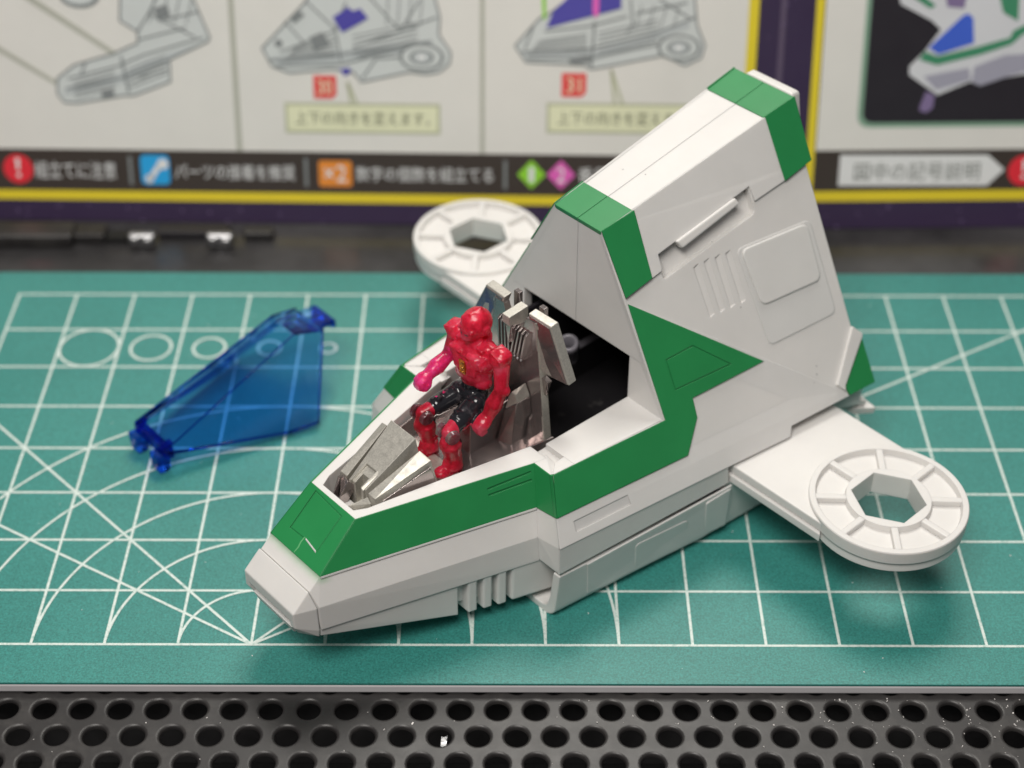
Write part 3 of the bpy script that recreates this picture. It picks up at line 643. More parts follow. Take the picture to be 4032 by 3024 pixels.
# ---- rear hull, right and left
def side_panel(s):
    poly = [F_, P_, onW((2.378, 2.62, 1.375)), onW((2.531, 3.764, 1.364)), onW((2.470, 3.84, 1.49)), onW((2.606, 4.974, 1.508)), onW((2.498, 4.937, 1.695)), onW((2.300, 5.44, 2.20)),
            onW((2.189, 5.359, 2.348)), onW((.985, 5.392, 4.53)), onW((.968, 5.47, 4.579)), K_, H_, Q_]
    sd = plate('hull_side', [onW(p) for p in poly], NW, -.16, 0, M['white'], s)
    n = mN(NW, s)
    # recess below the tower cover, four louvres, long slot
    bm = bmesh.new()
    rc = rounded([onW(p) for p in ((.803, 2.568, 4.211), (.834, 4.322, 4.557), (1.025, 4.315, 4.211), (.98, 2.545, 3.885))], .07)
    prism(bm, [Vector(mx(p, s)) for p in rc], -.11, .1, nrm=n); cut(sd, bm)
    for a, b in (((1.047, 3.066, 3.885), (1.412, 3.078, 3.228)), ((1.064, 3.256, 3.897), (1.434, 3.266, 3.231)), ((1.093, 3.448, 3.889), (1.457, 3.449, 3.232)), ((1.119, 3.635, 3.886), (1.483, 3.642, 3.230))):
        a, b = onW(a), onW(b); e = V(0, .10, .02)
        q = [onW(a), onW(b), onW(b+e), onW(a+e)]
        bm = bmesh.new(); q = [Vector(mx(p, s)) for p in q]
        lo = [q[0]-n*.030, q[1]-n*.030, q[2]-n*.004, q[3]-n*.004]; hi = [p+n*.06 for p in q]
        hull(bm, lo+hi); cut(sd, bm)
    bm = bmesh.new()
    q = [onW(p) for p in ((1.908, .050, 1.645), (2.022, .952, 1.640), (2.092, .956, 1.513), (1.977, .039, 1.510))]
    n_ = n; q = [Vector(mx(p, s)) for p in q]; hull(bm, [q[0]-n*.002, q[1]-n*.002, q[2]-n*.014, q[3]-n*.014]+[p+n*.06 for p in q]); cut(sd, bm)
    # tower cover sits proud of the panel
    cv = [H_, onW((.905, 1.886, 3.876)), onW((.912, 2.54, 4.005)), onW((.897, 2.558, 4.038)), onW((.803, 2.568, 4.211)), onW((.834, 4.322, 4.557)), onW((.947, 4.351, 4.360)), onW((.969, 4.933, 4.454)), onW((.968, 5.47, 4.575)), K_]
    plate('tower_cover', cv, NW, -.01, .035, M['white'], s)
    plate('green_tower_band', [H_+V(-.004, 0, .01), onW((.898, 1.874, 3.87)), onW((.908, 2.36, 3.974)), onW((.448, 2.416, 4.812))], NW, .03, .048, M['green'], s)
    plate('green_tower_band', [onW((.499, 4.915, 5.289)), onW((.969, 4.933, 4.448)), onW((.968, 5.475, 4.565)), K_+V(-.004, .004, .01)], NW, .03, .048, M['green'], s)
    hb = plate('grab_bar', [onW(p) for p in ((.806, 2.886, 4.278), (.829, 4.02, 4.497), (.886, 4.064, 4.405), (.876, 2.958, 4.168))], NW, -.03, .075, M['white'], s, bevel=.025)
    plate('service_panel', [onW(p) for p in ((1.141, 3.821, 3.888), (1.324, 5.187, 3.872), (2.026, 5.174, 2.601), (1.878, 3.886, 2.572))], NW, -.01, .010, M['white2'], s, bevel=.008, rnd=.12)
    plate('square_hatch', [onW(p) for p in ((1.166, 3.881, 3.857), (1.327, 5.106, 3.847), (1.743, 5.072, 3.089), (1.597, 3.945, 3.093))], NW, 0, .036, M['white2'], s, bevel=.018, rnd=.13)
    # raised lower half of the side below the crease
    lowp = [onW((.93, 1.88, 3.81)), onW((2.544, 4.898, 1.601)), onW((2.606, 4.974, 1.508)), onW((2.470, 3.84, 1.49)), onW((2.531, 3.764, 1.364)), onW((2.378, 2.62, 1.375)), P_, G_, F_, Q_]
    lp = plate('lower_side', lowp, NW, -.02, .012, M['white'], s)
    bm = bmesh.new(); hull(bm, [q[0]-n*.0, q[1]-n*.0, q[2]-n*.008, q[3]-n*.008]+[p+n*.06 for p in q]); cut(lp, bm)
    tri = [onW((.935, 1.89, 3.785)), onW((1.932, 3.703, 2.433)), onW((1.785, 2.396, 2.397)), onW((1.922, 2.369, 2.145)), onW((2.095, 2.039, 1.756)), onW((1.81, -.165, 1.770)), onW((1.553, -.004, 2.274)), onW((1.748, 1.88, 2.27))]
    gt = plate('green_hull_stripe', tri, NW, .006, .026, M['green'], s)
    ip = [onW(p)+NW*.026 for p in ((1.439, 2.182, 2.974), (1.485, 2.654, 2.999), (1.779, 3.154, 2.583), (1.654, 2.173, 2.584))]
    for k in range(4):
        bm = bmesh.new(); groove(bm, Vector(mx(ip[k], s)), Vector(mx(ip[(k+1) % 4], s)), .015, .010, n); cut(gt, bm)
    plate('fin_root', [onW((2.189, 5.359, 2.348)), onW((2.284, 5.49, 2.207)), onW((2.300, 5.475, 2.17)), onW((2.510, 4.937, 1.67)), onW((2.545, 4.91, 1.60)), onW((2.47, 4.80, 1.72))], NW, -.08, .045, M['white'], s)
    plate('green_fin', [onW((2.303, 5.475, 2.169)), onW((2.664, 5.486, 1.52)), onW((2.605, 4.984, 1.512)), onW((2.498, 4.937, 1.695))], NW, -.12, .02, M['green'], s)
    # vertical lower band
    nN = V(.9906, -.126, .0528).normalized()
    bd = plate('lower_band', [P_+V(.004, 0, -.004), V(2.374, 2.626, 1.372), V(2.392, 2.646, 1.062), P2], nN, -.14, 0, M['white'], s)
    # step face between nose and hull
    hullobj('step_face', [E_+V(-.02, .004, -.002), F_+V(-.012, .004, -.002), P_+V(-.006, .004, 0), Pi+V(0, .004, 0), Pi2+V(0, .004, .03), P2+V(-.006, .004, 0), (1.2, .2, 2.266), (1.57, .2, 2.2), (1.9, .2, 1.4), (1.95, .2, .96), (1.4, .2, .96)], M['white'], s)
    nS = V(-0.00141, -1, 0.28655).normalized()
    hullobj('green_corner', [F_+NW*.027, G_+NW*.027, F_+NW*.027+nS*.011, G_+NW*.027+nS*.011, F_+nS*.011-V(.03, 0, 0), G_+nS*.011-V(.03, 0, 0), F_+V(.0, .05, 0), G_+V(.0, .05, .0)], M['green'], s)
    plate('green_step', [E_, F_, G_, Gi], nS, -.012, .010, M['green'], s)
    # shoulder deck beside the cockpit, its little pocket, and the inner wall
    hullobj('shoulder_deck', [(1.036, .350, 2.27), (1.37, .350, 2.27), (1.59, .350, 2.27), (1.745, 1.885, 2.265), (1.072, 1.885, 2.27), (1.036, .350, 1.5), (1.072, 1.885, 1.5), (1.75, 1.885, 2.1), (1.6, .35, 2.1)], M['white'], s)
    hullobj('shoulder_rim', [(1.385, .19, 2.268), (1.385, .36, 2.268), (1.585, .36, 2.268), (1.545, .0, 2.268), (1.53, .02, 2.268), (1.45, .0, 2.0), (1.6, .36, 2.0)], M['white'], s)
    hullobj('pocket_floor', [(1.0, .1, 2.17), (1.5, .1, 2.17), (1.5, .4, 2.17), (1.0, .4, 2.17), (1.0, .1, 2.0), (1.5, .4, 2.0)], M['white'], s)
    # tower front leg and half of tower front and roof
    xa = xW(1.87, 2.985)
    hullobj('tower_leg', [(1.068, 1.872, 2.2), (1.062, 1.872, 2.99), (1.742, 1.872, 2.2), (xa-.012, 1.872, 2.99), (1.068, 2.02, 2.2), (1.062, 2.02, 2.99), (1.70, 2.02, 2.2), (xa-.06, 2.02, 2.99)], M['white'], s)
    hullobj('tower_front', [(.0035, 1.870, 2.988), (xa-.012, 1.870, 2.988), (H_.x-.008, 1.856, H_.z-.02), (.0035, 1.856, H_.z-.02), (.0035, 2.02, 2.988), (xa-.08, 2.02, 2.988), (.38, 2.02, 4.65), (.0035, 2.02, 4.65)], M['white'], s)
    hullobj('tower_roof', [(.0035, H_.y-.004, H_.z), (H_.x+.012, H_.y-.004, H_.z), (K_.x+.012, K_.y, K_.z), (.0035, K_.y, K_.z), (.0035, H_.y+.02, H_.z-.1), (H_.x, H_.y+.02, H_.z-.1), (K_.x, K_.y, K_.z-.1), (.0035, K_.y, K_.z-.1)], M['white'], s)
    up = (V(0, K_.y-H_.y, K_.z-H_.z).cross(V(-1, 0, 0))).normalized(); up = up if up.z > 0 else -up
    def roof(x, y): return V(x, y, H_.z+(K_.z-H_.z)*(y-H_.y)/(K_.y-H_.y))
    plate('green_roof_band', [roof(.004, 1.845), roof(.445, 1.845), roof(.478, 2.405), roof(.004, 2.405)], up, -.05, .014, M['green'], s)
    plate('green_roof_band', [roof(.004, 4.905), roof(.548, 4.905), roof(.570, 5.494), roof(.004, 5.494)], up, -.05, .014, M['green'], s)
    hullobj('tower_back', [(.0035, 5.42, 5.34), (.49, 5.42, 5.34), (2.15, 5.36, 2.3), (2.5, 5.3, 1.6), (.0035, 5.42, 1.3), (.0035, 5.35, 5.34), (.49, 5.35, 5.3), (2.05, 5.3, 2.3), (2.4, 5.2, 1.6), (.0035, 5.3, 1.3)], M['white'], s)
    # wing arm and ring disc
    bm = bmesh.new()
    pl = [(1.8, 2.725, 1.33)]+[(4.283+1.05*math.cos(math.radians(t)), 3.785+1.05*math.sin(math.radians(t)), 1.33) for t in range(262, 97, -9)]+[(1.8, 4.83, 1.33)]
    prism(bm, [Vector(mx(p, s)) for p in pl], -.15, 0, nrm=(0, 0, 1)); obj('wing_arm', bm, M['white'], ship, bevel=.02)
    bm = bmesh.new()
    pl = [(1.8, 2.685, 1.14), (4.0, 2.70, 1.14), (3.80, 3.0, 1.14), (3.62, 3.5, 1.14), (3.62, 4.1, 1.14), (3.80, 4.6, 1.14), (4.0, 4.86, 1.14), (1.8, 4.86, 1.14)]
    prism(bm, [Vector(mx(p, s)) for p in pl], -.10, .035, nrm=(0, 0, 1)); obj('wing_arm_lower', bm, M['white'], ship, bevel=.015)
    # belly shell
    nU = V(.98418, -.13286, -.11716).normalized()
    def sec(y, o):   # outer or inner profile of the U shaped belly at station y
        dx = .135*(y+.28)
        pts = [(2.016-.03*0+dx-o, .892), (1.953+dx-o*.98, .36)]
        for k in range(6):
            t = k/5*PI/2; r = .20-o*.3
            cx, cz = 1.935+dx-o-r, o+r
            pts.append((cx+r*math.cos(t), cz-r*math.sin(t)))
        pts.append((0, o)); return pts
    bm = bmesh.new(); ys = (-.285, .15, 2.68)
    rings = []
    for y in ys:
        ou = [bm.verts.new((x*s, y, z)) for x, z in sec(y, 0)]; inn = [bm.verts.new((x*s, y, z)) for x, z in sec(y, .125)]
        rings.append((ou, inn))
    for (o0, i0), (o1, i1) in zip(rings, rings[1:]):
        for k in range(len(o0)-1):
            bm.faces.new((o0[k], o0[k+1], o1[k+1], o1[k])); bm.faces.new((i0[k], i1[k], i1[k+1], i0[k+1]))
        bm.faces.new((o0[0], o1[0], i1[0], i0[0]))
    for o0, i0 in (rings[0], rings[-1]):
        for k in range(len(o0)-1): bm.faces.new((o0[k], i0[k], i0[k+1], o0[k+1]))
    obj('belly_shell', bm, M['white'], ship, bevel=.018)
    plate('belly_panel', [V(2.079, .175, .875), V(2.433, 2.678, 1.03), V(2.375, 2.70, .25), V(2.300, 2.29, .15), V(2.010, .27, .18)], nU, -.02, .010, M['white'], s, bevel=.006)
    plate('belly_hatch', [V(2.176, .996, .785), V(2.299, 1.933, .750), V(2.245, 2.016, .26), V(2.122, 1.075, .235)], nU, -.01, .022, M['white2'], s, bevel=.009, rnd=.09)
    plate('belly_hatch', [V(2.372, 2.215, .93), V(2.432, 2.66, .99), V(2.370, 2.70, .20), V(2.300, 2.32, .20)], nU, -.01, .020, M['white2'], s, bevel=.009, rnd=.04)
    hullobj('rear_belly', [(2.36, 2.60, 1.06), (2.30, 2.60, .10), (0, 2.6, 0.01), (0, 2.6, 1.2), (2.52, 3.95, 1.05), (2.42, 3.95, .10), (0, 3.95, .01), (2.45, 4.6, 1.1), (0, 4.6, 1.2), (0, 4.6, .4), (2.2, 4.6, .4)], M['white'], s, bevel=.02)
    # exhaust blocks seen behind the wing root
    hullobj('rear_block', [(2.35, 4.9, 1.48), (2.56, 5.3, 1.44), (2.35, 4.9, 1.1), (2.56, 5.35, 1.1), (1.4, 5.6, 1.45), (1.4, 5.6, 1.0), (1.4, 4.9, 1.4), (2.45, 5.55, 1.3)], M['white'], s)
    for k in range(3):
        hullobj('exhaust_step', [(2.3+.11*k, 5.15+.1*k, 1.22-.12*k), (2.46+.12*k, 5.4+.1*k, 1.22-.12*k), (1.6, 5.8, 1.2-.12*k), (1.6, 5.1, 1.2-.12*k), (2.28+.11*k, 5.15+.1*k, 1.1-.12*k), (2.44+.12*k, 5.4+.1*k, 1.1-.12*k), (1.6, 5.8, 1.08-.12*k)], M['white'], s)
for s in (1, -1): side_panel(s)
rs = random.Random(9)
bm = bmesh.new()
for i in range(17):
    y, z = rs.uniform(.3, 5.0), rs.uniform(1.7, 5.0)
    if xW(y, z) < .45 or z > 2.2+(y-1.9)*3 and y < 3: continue
    p_ = onW((1, y, z)); p_ = V(xW(y, z), y, z)+NW*.014; a_ = rs.uniform(.006, .013)
    box(bm, p_, (a_, a_*rs.uniform(.6, 2), a_*.8))
for i in range(2):
    y = rs.uniform(2.9, 4.6); box(bm, (rs.uniform(-.3, .4), y, H_.z+(K_.z-H_.z)*(y-H_.y)/(K_.y-H_.y)+.002), (.010, .014, .006))
o_ = obj('specks', bm, M['lip'], ship, keep=True); o_['kind'] = 'stuff'
hullobj('tower_fin', [(.43, 5.60, 5.35), (.43, 5.77, 5.35), (.47, 5.60, 4.9), (.62, 5.62, 4.3), (.60, 5.80, 4.3)], M['white'], both=True, bevel=.05)
hullobj('tower_core', [(.38, 2.0, 4.62), (.42, 5.4, 5.28), (xW(2, 3.02)-.3, 2.0, 3.02), (xW(5.3, 3.02)-.3, 5.3, 3.02)], M['dark'], both=True)

# ---- ring discs on the wing arms
def ring_disc(s):
    c = (4.283*s, 3.785); N = 72; zt = 1.39; a0 = math.radians(31*s)
    def hexr(t, R=.517):
        t = (t-a0) % (PI/3)-PI/6; return R*math.cos(PI/6)/math.cos(t)
    bm = bmesh.new()
    th = [2*PI*i/N+a0 for i in range(N)]
    def R(fn, z): return [bm.verts.new((c[0]+(fn(t) if callable(fn) else fn)*math.cos(t), c[1]+(fn(t) if callable(fn) else fn)*math.sin(t), z)) for t in th]
    hx = lambda t: hexr(t)
    prof = [R(hx, 1.02), R(hx, zt), R(.580, zt), R(.596, zt-.095), R(.982, zt-.095), R(1.0, zt), R(1.078, zt), R(1.090, zt-.018), R(1.090, 1.195), R(1.058, 1.18), R(1.070, 1.04), R(1.05, 1.02)]
    prof.append(prof[0])
    for k, (a, b) in enumerate(zip(prof, prof[1:])):
        for i in range(N):
            j = (i+1) % N; f = bm.faces.new((a[i], b[i], b[j], a[j])); f.smooth = k not in (0, 1)
    bm.normal_update()
    for e in bm.edges:
        if len(e.link_faces) == 2 and e.link_faces[0].normal.angle(e.link_faces[1].normal) > .45: e.smooth = False
    d = obj('ring_disc', bm, M['white'], ship)
    me = None
    for k in range(8):
        t = k*PI/4+math.radians(.5*s)
        if me is None:
            b = bmesh.new(); box(b, (.79, 0, 0), (.43, .10, .098)); sp = obj('spoke', b, M['white'], d); me = sp.data
            bv = sp.modifiers.new('bevel', 'BEVEL'); bv.width = .018*U; bv.segments = 2
        else:
            sp0 = sp; sp = sp0.copy(); col.objects.link(sp)
        sp.location = V(c[0], c[1], zt-.052)*U; sp.rotation_euler = (0, 0, t)
for s in (1, -1): ring_disc(s)

# ---- cockpit tub seen between seat and tower
bm = bmesh.new(); box(bm, (-.60, 2.0, 1.35), (.09, 3.0, .95)); obj('tub_wall', bm, M['gunmetal'], ship, bevel=.01)
bm = bmesh.new(); box(bm, (-.60, 2.0, 1.835), (.13, 3.0, .03)); obj('tub_lip', bm, M['lip'], ship, bevel=.01)
bm = bmesh.new(); box(bm, (.1, 2.45, 1.24), (2.0, 3.6, .06)); obj('tub_floor', bm, M['gunmetal'], ship)
bm = bmesh.new(); box(bm, (0, 4.3, 2.1), (2.6, .1, 2.4)); obj('tub_back', bm, M['dark'], ship)
bm = bmesh.new(); box(bm, (-.95, 2.6, 1.6), (.06, 3.4, 2.2)); obj('tub_wall', bm, M['dark'], ship)
bm = bmesh.new(); c = V(-.28, 2.02, 2.36); ax = V(.25, -.35, .9).normalized()
N = 28; q = ax.to_track_quat('Z', 'Y').to_matrix(); prof = [(.085, -.5), (.085, 0), (.105, .014), (.135, .012), (.150, -.01), (.150, -.16), (.11, -.18), (.11, -.5)]
rg = [[bm.verts.new(c+q @ V(r*math.cos(2*PI*i/N), r*math.sin(2*PI*i/N), z)) for i in range(N)] for r, z in prof]
for a, b in zip(rg, rg[1:]):
    for i in range(N): bm.faces.new((a[i], a[(i+1) % N], b[(i+1) % N], b[i])).smooth = True
obj('peg_socket', bm, M['lip'], ship)

# ---- seat
def seat():
    ms, mg = M['seatmetal'], M['silver']
    fy = V(0, -1, 0)
    for s in (1, -1):
        # back panel, thin bright edge strip down its side
        plate('backrest', [(0, .722, 3.545), (.15, .722, 3.545), (.222, .724, 3.748), (.405, .724, 3.752), (.515, .718, 2.88), (.60, .705, 2.10), (.645, .70, 1.66), (0, .70, 1.66)], fy, -.10, 0, ms, s)
        plate('seat_edge', [(.403, .83, 3.752), (.403, .722, 3.752), (.516, .716, 2.88), (.648, .698, 1.66), (.648, .83, 1.66), (.516, .83, 2.88)], V(.99, 0, .13), -.02, .008, mg if s > 0 else ms, s)
        hullobj('edge_step', [(.52, .735, 2.89), (.66, .72, 2.885), (.66, .80, 2.885), (.52, .83, 2.89), (.54, .76, 2.6), (.60, .76, 2.6)], ms, s)
        q = [(.237, .745, 3.817), (.642, .775, 3.800), (1.019, .772, 3.035), (.66, .765, 2.975), (.52, .735, 3.0), (.415, .735, 3.70)]
        bm = bmesh.new()
        fr_ = [V(*mx(p, s)) for p in q]; bk = [p+V(.0, .135, .02) for p in fr_]
        hull(bm, fr_+bk); obj('headrest_wing', bm, mg, ship, bevel=.012)
        plate('wing_face', [V(.262, .742, 3.79), V(.625, .766, 3.775), V(.985, .764, 3.045), (.66, .758, 3.0), (.44, .74, 3.55)], V(.05, -1, 0), -.02, .010, ms, s)
        for k in range(4):
            xa, xb = .062+.066*k, .012+.066*k
            r = hullobj('grille_rib', [(xa, .655, 3.50), (xa+.026, .655, 3.50), (xb, .625, 3.10), (xb+.026, .625, 3.10), (xa-.004, .73, 3.54), (xa+.032, .73, 3.54), (xb-.004, .73, 3.05), (xb+.032, .73, 3.05)], ms, s)
            if k:
                bm = bmesh.new(); sph(bm, mx((xb+.013, .632, 3.075), s), .019, u=10, v=8); obj('rivet', bm, M['chrome'], ship, smooth=True)
        hullobj('arm_pad', [(.16, .39, 2.31), (.20, .42, 2.54), (.245, .44, 2.635), (.30, .47, 2.60), (.335, .47, 2.49), (.16, .70, 2.31), (.245, .70, 2.66), (.335, .70, 2.5), (.34, .70, 2.3)], mg, s, bevel=.012)
        hullobj('seat_bolster', [(.16, .385, 2.30), (.335, .46, 2.48), (.20, .18, 1.76), (.41, .28, 1.80), (.16, .7, 2.30), (.34, .7, 2.48), (.42, .7, 1.8), (.2, .7, 1.76)], ms, s, bevel=.01)
        hullobj('side_slat', [(.40, .62, 2.16), (.43, .62, 2.16), (.50, .50, 1.76), (.47, .50, 1.76), (.40, .72, 2.2), (.50, .72, 1.76)], ms, s)
    hullobj('head_block', [(.072, .552, 3.745), (.072, .90, 3.775), (.072, .56, 3.60), (.072, .90, 3.5)], mg, both=True, bevel=.008)
    hullobj('head_column', [(.060, .60, 3.61), (.055, .63, 3.30), (.05, .73, 3.61), (.05, .73, 3.28), (.0, .60, 3.26)], ms, both=True, bevel=.006)
    hullobj('back_post', [(.30, .97, 3.80), (.20, .97, 3.80), (.20, 1.05, 3.80), (.30, 1.05, 3.80), (.30, .97, 3.3), (.20, 1.05, 3.3), (.3, 1.05, 3.3)], ms, -1, bevel=.008)
    hullobj('back_post', [(.30, .97, 3.80), (.20, .97, 3.80), (.20, 1.05, 3.80), (.30, 1.05, 3.80), (.30, .97, 3.3), (.20, 1.05, 3.3), (.3, 1.05, 3.3)], ms, 1, bevel=.008)
    hullobj('seat_cushion', [(.155, .5, 2.42), (.155, -.22, 2.40), (.17, -.26, 1.78), (.17, .6, 1.78)], ms, both=True, bevel=.015)
    # metal tub: floor and side walls round the legs
    hullobj('tub_pan', [(.86, .70, 1.86), (.60, -.62, 1.86), (.86, .70, 1.81), (.60, -.62, 1.81)], ms, both=True)
    hullobj('tub_pan_step', [(.60, -.62, 1.875), (.56, -.86, 1.865), (.60, -.62, 1.815), (.56, -.86, 1.815)], mg, both=True)
    for s in (1, -1):
        hullobj('tub_side', [(.93, .60, 2.17), (.62, -1.15, 2.13), (.90, .60, 2.17), (.59, -1.15, 2.13), (.89, .60, 1.82), (.58, -1.15, 1.82), (.86, .6, 1.82), (.55, -1.15, 1.82)], ms, s)
seat()

# ---- console in the nose
def console():
    mg, ms = M['silver'], M['seatmetal']
    bm = bmesh.new(); hull(bm, [mx(p, s) for s in (1, -1) for p in ((.249, -1.250, 2.790), (.200, -1.76, 2.441), (.160, -2.04, 2.30), (.34, -1.19, 2.10), (.26, -2.04, 1.82), (.34, -1.19, 1.82))])
    hd = obj('console_hood', bm, mg, ship)
    bm = bmesh.new(); hull(bm, [(-.10, -1.80, 2.7), (.10, -1.80, 2.7), (-.10, -2.2, 2.7), (.10, -2.2, 2.7), (-.10, -1.80, 2.41), (.10, -1.80, 2.41), (-.10, -2.2, 2.2), (.10, -2.2, 2.2)]); cut(hd, bm)
    bm = bmesh.new(); hull(bm, [(-.06, -1.90, 2.7), (.06, -1.90, 2.7), (-.06, -2.2, 2.7), (.06, -2.2, 2.7), (-.06, -1.90, 1.95), (.06, -1.90, 1.95), (-.06, -2.2, 1.9), (.06, -2.2, 1.9)]); cut(hd, bm)
    for s in (1, -1):
        hullobj('console_fin', [(.341, -1.26, 2.643), (.509, -1.213, 2.558), (.224, -2.044, 2.293), (.365, -2.046, 2.288), (.63, -1.12, 1.84), (.42, -2.05, 1.82), (.40, -1.14, 1.84), (.24, -2.0, 1.85)], mg, s)
        hullobj('fin_facing', [(.535, -1.245, 2.48), (.385, -2.00, 2.20), (.655, -1.14, 1.84), (.435, -2.02, 1.82), (.5, -1.2, 2.3), (.37, -1.9, 1.9)], ms, s)
        hullobj('hood_leg', [(.105, -1.79, 2.46), (.155, -1.79, 2.45), (.105, -2.07, 2.32), (.150, -2.07, 2.30), (.105, -1.79, 2.2), (.15, -2.07, 2.1)], mg, s, bevel=.006)
        hullobj('front_rail', [(.155, -2.325, 2.205), (.235, -2.27, 2.15), (.285, -2.10, 2.31), (.355, -2.10, 2.24), (.155, -2.30, 1.84), (.36, -2.10, 1.84)], ms if s < 0 else mg, s, bevel=.006)
    hullobj('front_plate', [(.13, -2.10, 2.30), (.33, -2.06, 2.28), (.12, -2.26, 2.12), (.3, -2.16, 1.84), (.10, -2.26, 1.84), (.08, -2.0, 2.2)], ms, -1, bevel=.01)
    hullobj('nose_floor', [(.30, -2.40, 2.02), (.36, -2.10, 1.98), (.30, -2.40, 1.8), (.36, -2.10, 1.8)], M['white'], both=True)
    hullobj('console_floor', [(.3, -2.28, 1.83), (.62, -1.1, 1.83), (.3, -2.28, 1.80), (.62, -1.1, 1.80)], M['white'], both=True)
console()
